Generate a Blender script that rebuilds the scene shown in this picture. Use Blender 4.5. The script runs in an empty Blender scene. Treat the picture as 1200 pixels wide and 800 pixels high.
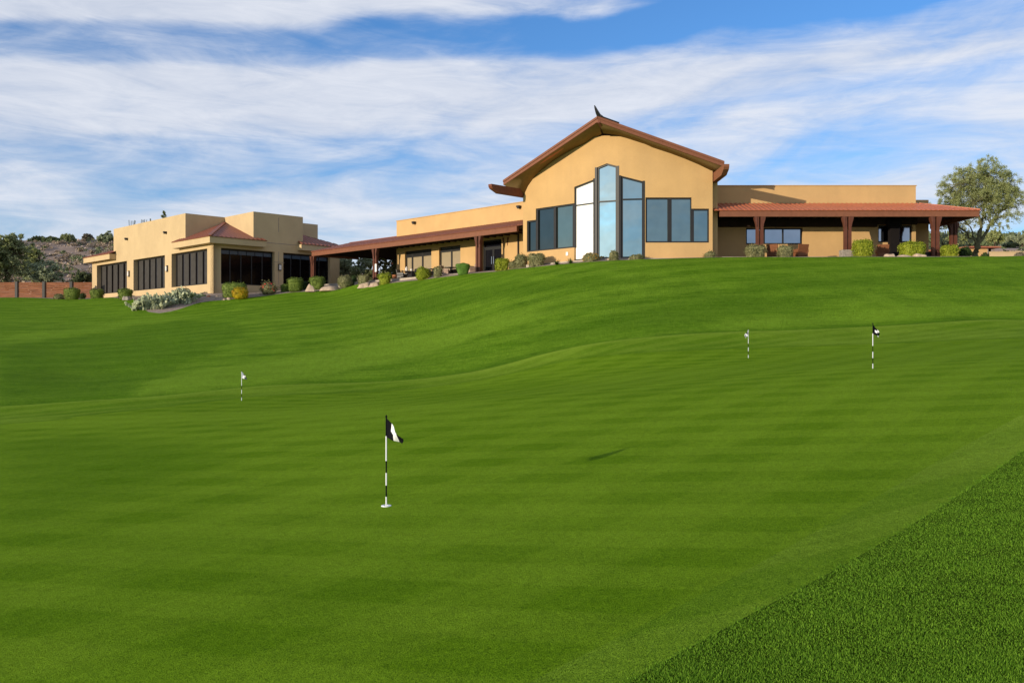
import bpy, math, random
import numpy as np
from mathutils import Vector, Matrix
from mathutils.geometry import tessellate_polygon

rng = np.random.default_rng(7)
random.seed(7)
FPX = 1060.0                      # focal length of the lens in photo pixels (1200 wide)
SC = bpy.context.scene
COL = SC.collection
S2 = math.sqrt(0.5)

# ------------------------------------------------------------------ materials
def mat(name, color, rough=0.8, spec=0.3, metal=0.0, var=0.12, vscale=3.0, bump=0.0, bscale=40.0,
        color2=None, stretch=(1, 1, 1), mix2scale=None):
    m = bpy.data.materials.new(name); m.use_nodes = True
    nt = m.node_tree; n = nt.nodes; l = nt.links
    b = n['Principled BSDF']
    b.inputs['Roughness'].default_value = rough
    b.inputs['Specular IOR Level'].default_value = spec
    b.inputs['Metallic'].default_value = metal
    tc = n.new('ShaderNodeTexCoord'); mp = n.new('ShaderNodeMapping'); mp.inputs['Scale'].default_value = stretch
    l.new(tc.outputs['Object'], mp.inputs['Vector'])
    nz = n.new('ShaderNodeTexNoise'); nz.inputs['Scale'].default_value = vscale; nz.inputs['Detail'].default_value = 6
    nz.inputs['Roughness'].default_value = 0.65
    l.new(mp.outputs['Vector'], nz.inputs['Vector'])
    rp = n.new('ShaderNodeValToRGB')
    c = color; c2 = color2 or tuple(x * (1 - 2 * var) for x in c)
    rp.color_ramp.elements[0].position = 0.3; rp.color_ramp.elements[1].position = 0.7
    rp.color_ramp.elements[0].color = (*c2, 1)
    rp.color_ramp.elements[1].color = (*[x * (1 + var) for x in c], 1)
    l.new(nz.outputs['Fac'], rp.inputs['Fac']); l.new(rp.outputs['Color'], b.inputs['Base Color'])
    if bump:
        nb = n.new('ShaderNodeTexNoise'); nb.inputs['Scale'].default_value = bscale; nb.inputs['Detail'].default_value = 5
        l.new(mp.outputs['Vector'], nb.inputs['Vector'])
        bp = n.new('ShaderNodeBump'); bp.inputs['Strength'].default_value = bump; bp.inputs['Distance'].default_value = 0.02
        l.new(nb.outputs['Fac'], bp.inputs['Height']); l.new(bp.outputs['Normal'], b.inputs['Normal'])
    return m

def weathered(m, amt=.16):
    """faint run marks and blotches down a wall"""
    nt = m.node_tree; n = nt.nodes; l = nt.links; b = n['Principled BSDF']; src = b.inputs['Base Color'].links[0].from_socket
    tc = n.new('ShaderNodeTexCoord')
    for sc, st, a in ((1.6, (1,1,.12), amt*.45), (.35, (1,1,1), amt*.8), (22, (1,1,1), amt*.5)):
        mp = n.new('ShaderNodeMapping'); mp.inputs['Scale'].default_value = st; l.new(tc.outputs['Object'], mp.inputs['Vector'])
        x = n.new('ShaderNodeTexNoise'); x.inputs['Scale'].default_value = sc; x.inputs['Detail'].default_value = 5; l.new(mp.outputs['Vector'], x.inputs['Vector'])
        r = n.new('ShaderNodeMapRange'); l.new(x.outputs['Fac'], r.inputs['Value']); r.inputs['From Min'].default_value=.45; r.inputs['From Max'].default_value=.75; r.inputs['To Max'].default_value=a
        mx = n.new('ShaderNodeMix'); mx.data_type='RGBA'; l.new(r.outputs['Result'], mx.inputs[0]); l.new(src, mx.inputs[6]); mx.inputs[7].default_value=(.22,.16,.10,1); src = mx.outputs[2]
    l.new(src, b.inputs['Base Color'])

def leafmat(name, c1, c2, scale=9.0, trans=0.25):
    """leaf clumps: colour varies from leaf to leaf, a little light passes through"""
    m = bpy.data.materials.new(name); m.use_nodes = True
    nt = m.node_tree; n = nt.nodes; l = nt.links
    b = n['Principled BSDF']; b.inputs['Roughness'].default_value = 0.6; b.inputs['Specular IOR Level'].default_value = 0.25
    geo = n.new('ShaderNodeNewGeometry'); rp = n.new('ShaderNodeValToRGB')
    rp.color_ramp.elements[0].color = (*c1, 1); rp.color_ramp.elements[1].color = (*c2, 1)
    l.new(geo.outputs['Random Per Island'], rp.inputs['Fac'])
    l.new(rp.outputs['Color'], b.inputs['Base Color'])
    tr = n.new('ShaderNodeBsdfTranslucent'); l.new(rp.outputs['Color'], tr.inputs['Color'])
    mx = n.new('ShaderNodeMixShader'); mx.inputs['Fac'].default_value = trans
    l.new(b.outputs['BSDF'], mx.inputs[1]); l.new(tr.outputs['BSDF'], mx.inputs[2])
    l.new(mx.outputs['Shader'], n['Material Output'].inputs['Surface'])
    return m

# turf: nap, mowing passes, wear and painted crest light vary the colour; the blades are a fine bump
def turf(name, base, light, dark, stripes=(), fine=220.0, bump=0.6, patch=0.25, bdist=0.01, mott=0.5, streak=0.0, sdir=0.0, lean=14.0):
    m = bpy.data.materials.new(name); m.use_nodes = True
    nt = m.node_tree; n = nt.nodes; l = nt.links
    b = n['Principled BSDF']; b.inputs['Roughness'].default_value = 1.0; b.inputs['Specular IOR Level'].default_value = 0.03
    b.inputs['Sheen Weight'].default_value = 0.0
    tc = n.new('ShaderNodeTexCoord'); obj = tc.outputs['Object']
    def noise(scale, detail=4, rough=0.6, vec=None, dist=0.0):
        x = n.new('ShaderNodeTexNoise'); x.inputs['Scale'].default_value = scale; x.inputs['Detail'].default_value = detail
        x.inputs['Roughness'].default_value = rough; x.inputs['Distortion'].default_value = dist
        l.new(vec or obj, x.inputs['Vector']); return x.outputs['Fac']
    def math_(op, a, bb=None, clamp=False):
        x = n.new('ShaderNodeMath'); x.operation = op; x.use_clamp = clamp
        for i, v in enumerate((a, bb)):
            if v is None: continue
            if isinstance(v, (int, float)): x.inputs[i].default_value = v
            else: l.new(v, x.inputs[i])
        return x.outputs[0]
    def mixc(f, a, c):
        x = n.new('ShaderNodeMix'); x.data_type = 'RGBA'
        if isinstance(f, float): x.inputs[0].default_value = f
        else: l.new(f, x.inputs[0])
        for i, v in ((6, a), (7, c)):
            if isinstance(v, tuple): x.inputs[i].default_value = (*v, 1)
            else: l.new(v, x.inputs[i])
        return x.outputs[2]
    def rng_(v, lo, hi):
        x = n.new('ShaderNodeMapRange'); l.new(v, x.inputs['Value'])
        x.inputs['From Min'].default_value = lo; x.inputs['From Max'].default_value = hi
        return x.outputs['Result']
    col = mixc(math_('MULTIPLY', rng_(noise(0.22, 3, 0.55), .40, .70), .55), base, light)
    col = mixc(math_('MULTIPLY', rng_(noise(0.6, 4, 0.6), .42, .72), patch * 2, True), col, dark)
    for (ang, width, amt, nzamt) in stripes:
        mp = n.new('ShaderNodeMapping'); mp.inputs['Rotation'].default_value = (0, 0, ang); l.new(obj, mp.inputs['Vector'])
        w = n.new('ShaderNodeTexWave'); w.wave_type = 'BANDS'; w.bands_direction = 'X'; w.wave_profile = 'SIN'
        w.inputs['Scale'].default_value = math.pi / (10 * width); w.inputs['Distortion'].default_value = nzamt
        w.inputs['Detail'].default_value = 2; w.inputs['Detail Scale'].default_value = 0.6
        l.new(mp.outputs['Vector'], w.inputs['Vector'])
        f = rng_(w.outputs['Fac'], .40, .60)
        k = math_('MULTIPLY', math_('MULTIPLY', f, rng_(noise(0.2, 2), .15, .42)), amt, True)
        col = mixc(k, col, light)
    if streak:
        mp = n.new('ShaderNodeMapping'); mp.inputs['Rotation'].default_value = (0, 0, sdir)
        mp.inputs['Scale'].default_value = (0.35, 3.0, 1); l.new(obj, mp.inputs['Vector'])
        col = mixc(math_('MULTIPLY', rng_(noise(1.2, 5, 0.7, mp.outputs['Vector']), .45, .7), streak, True), col, light)
        col = mixc(math_('MULTIPLY', rng_(noise(0.7, 5, 0.7, mp.outputs['Vector']), .55, .75), streak, True), col, dark)
    at = n.new('ShaderNodeAttribute'); at.attribute_name = 'mow_light_tone'     # mowing tone, with light on the crests painted in
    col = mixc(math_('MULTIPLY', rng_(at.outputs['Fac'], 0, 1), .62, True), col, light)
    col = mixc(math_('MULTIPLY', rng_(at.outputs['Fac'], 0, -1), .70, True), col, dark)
    # mottle at three scales: tufts, leaf clumps, single blades
    for sc, am in ((2.5, .25), (9.0, .4), (30.0, .6), (fine, 1.0)):
        nz = noise(sc, 3, 0.7)
        col = mixc(math_('MULTIPLY', rng_(nz, .48, .72), am * mott, True), col, tuple(x * .35 for x in dark))
        col = mixc(math_('MULTIPLY', rng_(nz, .50, .25), am * mott * .7, True), col, tuple(min(1, x * 1.35) for x in light))
    l.new(col, b.inputs['Base Color'])
    h1 = noise(fine, 3, 0.75); h2 = noise(fine * .25, 3, 0.7)
    bp = n.new('ShaderNodeBump'); bp.inputs['Strength'].default_value = bump; bp.inputs['Distance'].default_value = bdist
    l.new(math_('ADD', h1, h2), bp.inputs['Height'])
    # blades stand up and lean every way, so each speck of turf faces its own direction
    wn_ = n.new('ShaderNodeTexNoise'); wn_.inputs['Scale'].default_value = fine*1.6; wn_.inputs['Detail'].default_value = 2; l.new(obj, wn_.inputs['Vector'])
    v1 = n.new('ShaderNodeVectorMath'); v1.operation = 'SUBTRACT'; l.new(wn_.outputs['Color'], v1.inputs[0]); v1.inputs[1].default_value = (.5,.5,.5)
    v2 = n.new('ShaderNodeVectorMath'); v2.operation = 'MULTIPLY'; l.new(v1.outputs[0], v2.inputs[0]); v2.inputs[1].default_value = (lean,lean,lean*.3)
    v3 = n.new('ShaderNodeVectorMath'); v3.operation = 'ADD'; l.new(v2.outputs[0], v3.inputs[0]); l.new(bp.outputs['Normal'], v3.inputs[1])
    v4 = n.new('ShaderNodeVectorMath'); v4.operation = 'NORMALIZE'; l.new(v3.outputs[0], v4.inputs[0]); l.new(v4.outputs[0], b.inputs['Normal'])
    return m

def glass(name, tint, metal, rough=0.04, spec=0.8, dirt=0.15, wav=0.0):
    m = bpy.data.materials.new(name); m.use_nodes = True
    nt = m.node_tree; n = nt.nodes; l = nt.links; b = n['Principled BSDF']
    b.inputs['Metallic'].default_value = metal; b.inputs['Roughness'].default_value = rough
    b.inputs['Specular IOR Level'].default_value = spec
    tc = n.new('ShaderNodeTexCoord')
    nz = n.new('ShaderNodeTexNoise'); nz.inputs['Scale'].default_value = 1.3; l.new(tc.outputs['Object'], nz.inputs['Vector'])
    rp = n.new('ShaderNodeValToRGB'); rp.color_ramp.elements[0].color = (*[x * (1 - dirt) for x in tint], 1)
    rp.color_ramp.elements[1].color = (*[min(1, x * (1 + dirt)) for x in tint], 1)
    l.new(nz.outputs['Fac'], rp.inputs['Fac']); l.new(rp.outputs['Color'], b.inputs['Base Color'])
    n2 = n.new('ShaderNodeTexNoise'); n2.inputs['Scale'].default_value = 0.9; n2.inputs['Detail'].default_value = 1
    l.new(tc.outputs['Object'], n2.inputs['Vector'])
    bp = n.new('ShaderNodeBump'); bp.inputs['Strength'].default_value = wav; bp.inputs['Distance'].default_value = 0.02
    l.new(n2.outputs['Fac'], bp.inputs['Height']); l.new(bp.outputs['Normal'], b.inputs['Normal'])
    return m

M = {}
M['stucco'] = mat('stucco', (.535, .340, .150), .9, .15, var=.05, vscale=.5, bump=.35, bscale=14)
M['stucco_pale'] = mat('stucco_pale', (.54, .40, .225), .9, .15, var=.05, vscale=.5, bump=.35, bscale=14)
weathered(M['stucco']); weathered(M['stucco_pale'])
M['soffit'] = mat('soffit', (.22, .145, .06), .8, .2, var=.05)
M['clay_metal'] = mat('clay_metal', (.42, .125, .06), .5, .4, var=.10, vscale=2)
M['dark_clay'] = mat('dark_clay', (.26, .085, .045), .5, .4, var=.10, vscale=2)
M['porch_clay'] = mat('porch_clay', (.25, .085, .05), .5, .4, var=.12, vscale=2)
M['beam_paint'] = mat('beam_paint', (.20, .076, .040), .6, .3, var=.08, vscale=4, bump=.1, bscale=25)
M['post_paint'] = mat('post_paint', (.11, .037, .021), .6, .3, var=.10, vscale=4)
M['brown_wood'] = mat('brown_wood', (.17, .055, .03), .6, .3, var=.12, vscale=5, bump=.2, bscale=25)
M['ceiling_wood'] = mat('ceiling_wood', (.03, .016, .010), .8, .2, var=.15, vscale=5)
M['bronze'] = mat('bronze', (.022, .021, .022), .45, .3, var=.1)
M['black_metal'] = mat('black_metal', (.015, .014, .014), .5, .4, var=.1)
M['dark_inside'] = mat('dark_inside', (.012, .010, .010), .9, .1, var=.1)
M['pane_sky'] = glass('pane_sky', (.66, .80, .74), 1.0, .03, wav=.30)
M['pane_teal'] = glass('pane_teal', (.38, .48, .46), 1.0, .04, wav=.25)
M['pane_row'] = glass('pane_row', (.22, .30, .30), 1.0, .04, wav=.4)
M['pane_dark'] = glass('pane_dark', (.085, .11, .105), .9, .05, wav=.05)
M['pane_white_reflection'] = mat('pane_white_reflection', (.95, .95, .93), .35, .6, var=.01)  # plain white stands in for a bright reflection in the glass
M['pane_grey'] = glass('pane_grey', (.30, .34, .40), 1.0, .06, wav=.05)
M['pane_black'] = mat('pane_black', (.006, .004, .004), .10, .10, var=.3)
M['screen'] = mat('screen', (.05, .045, .04), .6, .2, var=.12, vscale=2.5)
M['tan_blind'] = mat('tan_blind', (.30, .235, .145), .5, .4, var=.04)
M['stone'] = mat('stone', (.30, .26, .22), .9, .2, var=.25, vscale=5, bump=.6, bscale=9)
M['concrete'] = mat('concrete', (.40, .34, .27), .9, .2, var=.1, vscale=3, bump=.2)
M['gravel'] = mat('gravel', (.36, .28, .22), .95, .1, var=.3, vscale=7, bump=1.0, bscale=22)
M['desert'] = mat('desert', (.33, .245, .17), .95, .1, var=.3, vscale=.6, bump=1.0, bscale=3)
M['rock'] = mat('rock', (.48, .36, .26), .9, .2, var=.2, vscale=4, bump=.6, bscale=8)
M['rock_grey'] = mat('rock_grey', (.34, .29, .25), .9, .2, var=.25, vscale=4, bump=.6, bscale=8)
M['wicker'] = mat('wicker', (.20, .075, .03), .7, .3, var=.2, vscale=18, bump=.5, bscale=60)
M['white'] = mat('white', (.8, .8, .78), .5, .4, var=.03)
M['flag_black'] = mat('flag_black', (.008, .008, .010), .9, .05, var=.1)
M['flag_white'] = mat('flag_white', (.80, .81, .84), .7, .3, var=.03)
M['bark'] = mat('bark', (.13, .125, .06), .9, .2, var=.3, vscale=6, bump=.5, bscale=12)
M['bark_dark'] = mat('bark_dark', (.10, .075, .05), .9, .2, var=.3, vscale=6)
M['fence_wood'] = mat('fence_wood', (.27, .105, .05), .8, .2, var=.25, vscale=1.2, stretch=(.5, 1, 6))
M['lamp_glass'] = mat('lamp_glass', (.75, .70, .66), .3, .5, var=.02)
M['terracotta'] = mat('terracotta', (.45, .17, .08), .8, .2, var=.1)
M['tile_tan'] = mat('tile_tan', (.36, .25, .19), .8, .2, var=.15, vscale=3)
M['tile_grey'] = mat('tile_grey', (.27, .22, .20), .8, .2, var=.15, vscale=3)
M['tile_red'] = mat('tile_red', (.36, .13, .08), .8, .2, var=.12, vscale=3)
M['cactus'] = leafmat('cactus', (.20, .235, .14), (.46, .475, .29), trans=.05)
M['hedge_green'] = leafmat('hedge_green', (.07, .11, .018), (.17, .23, .035))
M['hedge_bright'] = leafmat('hedge_bright', (.15, .21, .012), (.32, .36, .03))
M['hedge_grey'] = leafmat('hedge_grey', (.13, .135, .05), (.28, .27, .13))
M['hedge_smooth'] = leafmat('hedge_smooth', (.07, .16, .02), (.12, .24, .035))
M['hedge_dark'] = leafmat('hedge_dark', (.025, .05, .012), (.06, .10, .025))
M['hedge_yellow'] = leafmat('hedge_yellow', (.18, .19, .01), (.5, .36, .012))
M['red_bloom'] = leafmat('red_bloom', (.6, .008, .02), (.85, .02, .07))
M['orange_bloom'] = leafmat('orange_bloom', (.45, .2, .01), (.7, .34, .02))
M['tree_leaf'] = leafmat('tree_leaf', (.21, .25, .08), (.48, .51, .23), trans=.4)
M['tree_grey'] = leafmat('tree_grey', (.22, .26, .15), (.44, .48, .29), trans=.35)
M['tree_deep'] = leafmat('tree_deep', (.18, .22, .09), (.42, .44, .23), trans=.45)
M['scrub_grey'] = leafmat('scrub_grey', (.13, .115, .08), (.24, .21, .15), trans=.2)
M['scrub_green'] = leafmat('scrub_green', (.09, .12, .05), (.17, .20, .09), trans=.2)
G1, G2, G3 = (.115, .235, .014), (.20, .31, .035), (.066, .165, .008)
M['green'] = turf('green_turf', (.132, .268, .004), (.245, .408, .020), (.090, .208, .002),
                  stripes=((math.radians(112), 1.05, .42, .25), (math.radians(39), 1.5, .34, .25)), fine=130, bump=.6, patch=.16, bdist=.008, mott=.42)
M['fringe'] = turf('fringe_turf', (.132, .272, .008), (.32, .475, .042), (.080, .19, .003),
                   stripes=((math.radians(60), 1.0, .25, .8),), fine=120, bump=.5, patch=.2, mott=.42)
M['lawn'] = turf('lawn_turf', (.120, .272, .007), (.265, .450, .030), (.060, .170, .003),
                 stripes=((math.radians(70), 2.6, .30, 2.5),), fine=40, bump=.8, patch=.5, bdist=.03, mott=.6, streak=.6, sdir=math.radians(-14))
M['rough'] = turf('rough_turf', (.05, .11, .004), (.08, .15, .008), (.03, .07, .002), fine=120, bump=1.0, patch=.3, bdist=.03, mott=.6)
M['blade'] = leafmat('grass_blade', (.045, .135, .004), (.235, .43, .035), trans=.3)
M['blade'].node_tree.nodes['Principled BSDF'].inputs['Specular IOR Level'].default_value = .08

# ------------------------------------------------------------------ object helpers
def tag(o, label=None, cat=None, group=None, kind=None):
    if label: o['label'] = label
    if cat: o['category'] = cat
    if group: o['group'] = group
    if kind: o['kind'] = kind
    return o

def empty(name, loc, label, cat, group=None, rz=0.0):
    o = bpy.data.objects.new(name, None); COL.objects.link(o)
    o.location = loc; o.rotation_euler = (0, 0, rz); o.empty_display_size = .3
    tag(o, label, cat, group)
    return o

class MB:
    """collects polygons (world coordinates, or local to the parent's location) for one mesh object"""
    def __init__(s): s.v = []; s.f = []; s.mi = []
    def add(s, vs, fs, mi=0):
        k = len(s.v); s.v += [tuple(map(float, p)) for p in vs]
        s.f += [tuple(i + k for i in f) for f in fs]; s.mi += [mi] * len(fs); return s
    def box(s, lo, hi, mi=0):
        x0, y0, z0 = lo; x1, y1, z1 = hi
        vs = [(x0,y0,z0),(x1,y0,z0),(x1,y1,z0),(x0,y1,z0),(x0,y0,z1),(x1,y0,z1),(x1,y1,z1),(x0,y1,z1)]
        return s.add(vs, [(0,3,2,1),(4,5,6,7),(0,1,5,4),(1,2,6,5),(2,3,7,6),(3,0,4,7)], mi)
    def fbox(s, F, u0, u1, z0, z1, w0, w1, mi=0):
        """box in wall coordinates: u along, z up, w out towards the viewer side"""
        vs = [F.p(u,z,w) for (u,w,z) in ((u0,w0,z0),(u1,w0,z0),(u1,w1,z0),(u0,w1,z0),(u0,w0,z1),(u1,w0,z1),(u1,w1,z1),(u0,w1,z1))]
        return s.add(vs, [(0,3,2,1),(4,5,6,7),(0,1,5,4),(1,2,6,5),(2,3,7,6),(3,0,4,7)], mi)
    def prism(s, pts, z0, z1, mi=0):
        n = len(pts)
        vs = [(x,y,z0) for x,y in pts] + [(x,y,z1) for x,y in pts]
        tri = tessellate_polygon([[Vector((x,y,0)) for x,y in pts]])
        fs = [tuple(i + n for i in t) for t in tri] + [tuple(reversed(t)) for t in tri]
        fs += [(i, (i+1) % n, (i+1) % n + n, i + n) for i in range(n)]
        return s.add(vs, fs, mi)
    def bar(s, a, b, w, h, mi=0, up=Vector((0,0,1))):
        """rectangular bar from a to b, w wide, h deep (h along up)"""
        a = Vector(a); b = Vector(b); d = (b-a).normalized(); sd = d.cross(up)
        sd = sd.normalized() if sd.length > 1e-4 else Vector((1,0,0)); u2 = sd.cross(d).normalized()
        vs = []
        for p in (a,b):
            for (i,j) in ((-1,-1),(1,-1),(1,1),(-1,1)): vs.append(p + sd*(i*w/2) + u2*(j*h/2))
        return s.add(vs, [(0,1,2,3),(7,6,5,4),(0,4,5,1),(1,5,6,2),(2,6,7,3),(3,7,4,0)], mi)
    def tube(s, pts, rad, seg=6, mi=0, cap=True):
        pts = [Vector(p) for p in pts]; n = len(pts); vs = []
        for i,p in enumerate(pts):
            d = (pts[min(i+1,n-1)] - pts[max(i-1,0)]).normalized()
            a = d.cross(Vector((.31,.17,.93)) if abs(d.z) < .95 else Vector((1,0,0))).normalized(); b2 = d.cross(a)
            r = rad[i] if isinstance(rad,(list,tuple)) else rad
            for k in range(seg):
                t = 2*math.pi*k/seg; vs.append(p + a*(math.cos(t)*r) + b2*(math.sin(t)*r))
        fs = [(i*seg+k, i*seg+(k+1)%seg, (i+1)*seg+(k+1)%seg, (i+1)*seg+k) for i in range(n-1) for k in range(seg)]
        if cap: fs += [tuple(reversed(range(seg))), tuple(range((n-1)*seg, n*seg))]
        return s.add(vs, fs, mi)
    def lathe(s, c, prof, seg=16, mi=0):
        vs = []; n = len(prof)
        for r,z in prof:
            for k in range(seg):
                t = 2*math.pi*k/seg; vs.append((c[0]+r*math.cos(t), c[1]+r*math.sin(t), c[2]+z))
        fs = [(i*seg+k, i*seg+(k+1)%seg, (i+1)*seg+(k+1)%seg, (i+1)*seg+k) for i in range(n-1) for k in range(seg)]
        fs += [tuple(reversed(range(seg))), tuple(range((n-1)*seg, n*seg))]
        return s.add(vs, fs, mi)
    def build(s, name, mats, parent=None, smooth=False, bevel=0.0, origin=None):
        if not isinstance(mats, (list, tuple)): mats = [mats]
        me = bpy.data.meshes.new(name)
        off = Vector(parent_world(parent)) if parent is not None else Vector(origin or (0,0,0))
        me.from_pydata([tuple(Vector(p) - off) for p in s.v], [], s.f)
        for m_ in mats: me.materials.append(m_)
        me.polygons.foreach_set('material_index', s.mi)
        me.polygons.foreach_set('use_smooth', [smooth]*len(s.f))
        me.validate(); me.update()
        o = bpy.data.objects.new(name, me); COL.objects.link(o)
        if parent is not None: o.parent = parent
        else: o.location = off
        if bevel:
            b = o.modifiers.new('bevel', 'BEVEL'); b.width = bevel; b.segments = 2; b.limit_method = 'ANGLE'; b.angle_limit = math.radians(40)
        return o

def parent_world(p):
    v = Vector((0,0,0))
    while p is not None:
        v = v + Vector(p.location); p = p.parent
    return v

def quick_mesh(name, verts, faces, material, parent=None, smooth=False, world=True):
    """large meshes from numpy arrays; faces all with the same count of corners"""
    verts = np.asarray(verts, dtype=np.float32); faces = np.asarray(faces, dtype=np.int32)
    if parent is not None and world: verts = verts - np.array(parent_world(parent), dtype=np.float32)
    me = bpy.data.meshes.new(name); k = faces.shape[1]
    me.vertices.add(len(verts)); me.vertices.foreach_set('co', verts.ravel())
    me.loops.add(faces.size); me.loops.foreach_set('vertex_index', faces.ravel())
    me.polygons.add(len(faces)); me.polygons.foreach_set('loop_start', np.arange(len(faces), dtype=np.int32)*k)
    me.polygons.foreach_set('use_smooth', np.full(len(faces), smooth))
    for m_ in (material if isinstance(material,(list,tuple)) else [material]): me.materials.append(m_)
    me.update(calc_edges=True)
    o = bpy.data.objects.new(name, me); COL.objects.link(o)
    if parent is not None: o.parent = parent
    return o

class Wall:
    """a vertical plane: origin, unit direction along it (to the viewer's right) and outward normal"""
    def __init__(s, ox, oy, dx, dy):
        k = math.hypot(dx,dy); s.ox, s.oy, s.dx, s.dy = ox, oy, dx/k, dy/k; s.nx, s.ny = s.dy, -s.dx
    def p(s, u, z, w=0.0): return (s.ox + s.dx*u + s.nx*w, s.oy + s.dy*u + s.ny*w, z)
    def u(s, px):
        r = (px-600)/FPX; return (r*s.oy - s.ox)/(s.dx - r*s.dy)
    def z(s, px, py): return (400-py)/FPX*(s.oy + s.dy*s.u(px))
    def uz(s, px, py): return (s.u(px), s.z(px,py))

def wall_panel(mb, F, outer, holes, w0, w1, mi=0):
    """flat wall of thickness w0..w1 with openings; all loops in (u, z)"""
    loops = [outer] + holes
    flat = [p for lp in loops for p in lp]
    tri = tessellate_polygon([[Vector((u,z,0)) for u,z in lp] for lp in loops])
    n = len(flat)
    vs = [F.p(u,z,w1) for u,z in flat] + [F.p(u,z,w0) for u,z in flat]
    fs = [tuple(t) for t in tri] + [tuple(i+n for i in reversed(t)) for t in tri]
    k = 0
    for lp in loops:
        m_ = len(lp)
        fs += [(k+i, k+(i+1)%m_, k+(i+1)%m_+n, k+i+n) for i in range(m_)]
        k += m_
    mb.add(vs, fs, mi)

def bowed_face(F, outer, holes, name, material, parent, angle, step=.35):
    """front skin of a gently bowed wall: cut into narrow strips whose normals follow the bow"""
    loops = [outer] + holes; flat = [p for lp in loops for p in lp]
    tri = tessellate_polygon([[Vector((u,z,0)) for u,z in lp] for lp in loops]); V=[]; Fc=[]; key={}
    def vid(p):
        k = (round(p[0],4), round(p[1],4))
        if k not in key: key[k] = len(V); V.append(p)
        return key[k]
    for t in tri:
        poly = [flat[i] for i in t]; u0 = min(p[0] for p in poly); u1 = max(p[0] for p in poly)
        k = math.floor(u0/step)
        while k*step < u1:
            q = poly
            for lim, sg in ((k*step, 1), ((k+1)*step, -1)):
                out = []
                for i in range(len(q)):
                    a, b = q[i], q[(i+1)%len(q)]; da, db = (a[0]-lim)*sg, (b[0]-lim)*sg
                    if da >= 0: out.append(a)
                    if (da > 0 and db < 0) or (da < 0 and db > 0):
                        s_ = da/(da-db); out.append((a[0]+(b[0]-a[0])*s_, a[1]+(b[1]-a[1])*s_))
                q = out
                if len(q) < 3: break
            if len(q) >= 3:
                ids = []
                for p in q:
                    i_ = vid(p)
                    if i_ not in ids: ids.append(i_)
                if len(ids) >= 3: Fc.append(tuple(ids))
            k += 1
    mb = MB(); W3 = [F.p(u,z,.004) for u,z in V]; mb.add(W3, Fc); o = mb.build(name, material, parent, smooth=True); me = o.data
    off = Vector(parent_world(parent)); nn = []
    for v in me.vertices:
        a = math.radians(angle((v.co+off).x)); nn.append((-math.sin(a), -math.cos(a), 0))
    if sum(p.normal.dot(Vector((F.nx,F.ny,0))) for p in me.polygons) < 0: me.flip_normals()
    me.normals_split_custom_set_from_vertices(nn); return o

def rect(u0,u1,z0,z1): return [(u0,z0),(u1,z0),(u1,z1),(u0,z1)]

def window(F, u0, u1, z0, z1, cols, parent, pane, frame='bronze', recess=.16, bar=.09, rows=(), edge=.10, label=None, plabel=None, depth=.10):
    mb = MB(); f0, f1 = -recess-depth, -recess
    mb.fbox(F,u0,u0+edge,z0,z1,f0,f1); mb.fbox(F,u1-edge,u1,z0,z1,f0,f1)
    mb.fbox(F,u0+edge,u1-edge,z1-edge,z1,f0,f1-.002); mb.fbox(F,u0+edge,u1-edge,z0,z0+edge,f0,f1-.002)
    for c in (cols if isinstance(cols,(list,tuple)) else [u0+(u1-u0)*i/cols for i in range(1,cols)]):
        mb.fbox(F,c-bar/2,c+bar/2,z0+edge,z1-edge,f0,f1-.004)
    for r in rows: mb.fbox(F,u0+edge,u1-edge,r-bar/2,r+bar/2,f0+.004,f1-.008)
    o = mb.build('window', M[frame], parent)
    if label: o['label'] = label
    pb = MB(); pb.fbox(F,u0+.02,u1-.02,z0+.02,z1-.02,f0+.02,f0+.05)
    p = pb.build('pane', M[pane], o)
    if plabel: p['label'] = plabel
    return o

def sheet_roof(name, parent, material, e0, e1, up, vmax, rib=.32, rh=.045, v0=0.0, label=None):
    """ribbed metal sheet: eave from e0 to e1, 'up' = upslope vector per unit v, vmax(u) how far it runs"""
    e0 = Vector(e0); e1 = Vector(e1); up = Vector(up); d = (e1-e0); L = d.length; d.normalize(); nrm = d.cross(up).normalized()
    if nrm.z < 0: nrm = -nrm
    vs = []; fs = []; us = []
    n = max(1, int(L/rib)); pr = [(0,0),(.30,0),(.42,1),(.72,1),(.84,0)]
    for i in range(n+1):
        for t,h in pr:
            u = (i+t)*L/n
            if u <= L+1e-6: us.append((u,h))
    us.append((L,0))
    for u,h in us:
        base = e0 + d*u
        for v in (v0, max(v0+.001, vmax(u))): vs.append(base + up*v + nrm*(h*rh))
    for i in range(len(us)-1): fs.append((2*i, 2*i+2, 2*i+3, 2*i+1))
    k = len(vs)
    for u,h in us: vs.append(e0 + d*u + up*v0 - nrm*.03)
    for i in range(len(us)-1): fs.append((k+i, k+i+1, 2*i+2, 2*i))
    mb = MB(); mb.add(vs, fs); o = mb.build(name, material, parent)
    if label: o['label'] = label
    return o
SUN_E = 5.0; SKY_S = .113; SKY_OFF = 1.7
CLOUD_LO = (4.9,5.45,6.6); CLOUD_HI = (7.1,7.35,8.0)
SKY_TINT = (.80,1.30,1.95)
SKY_BANDS = [(.25,.72),(.36,.62),(.44,.60),(.50,.90),(.58,.80),(.62,.25),(.66,.12),(.72,.9)]
SKY_BLOBS = [(-.5,.285,.3,.03,.3),(.40,.355,.42,.05,-.75),(-.38,.355,.28,.045,.55),(.36,.18,.16,.022,-.2),(-.3,.20,.3,.03,-.12),(.45,.26,.2,.02,-.15)]
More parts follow.
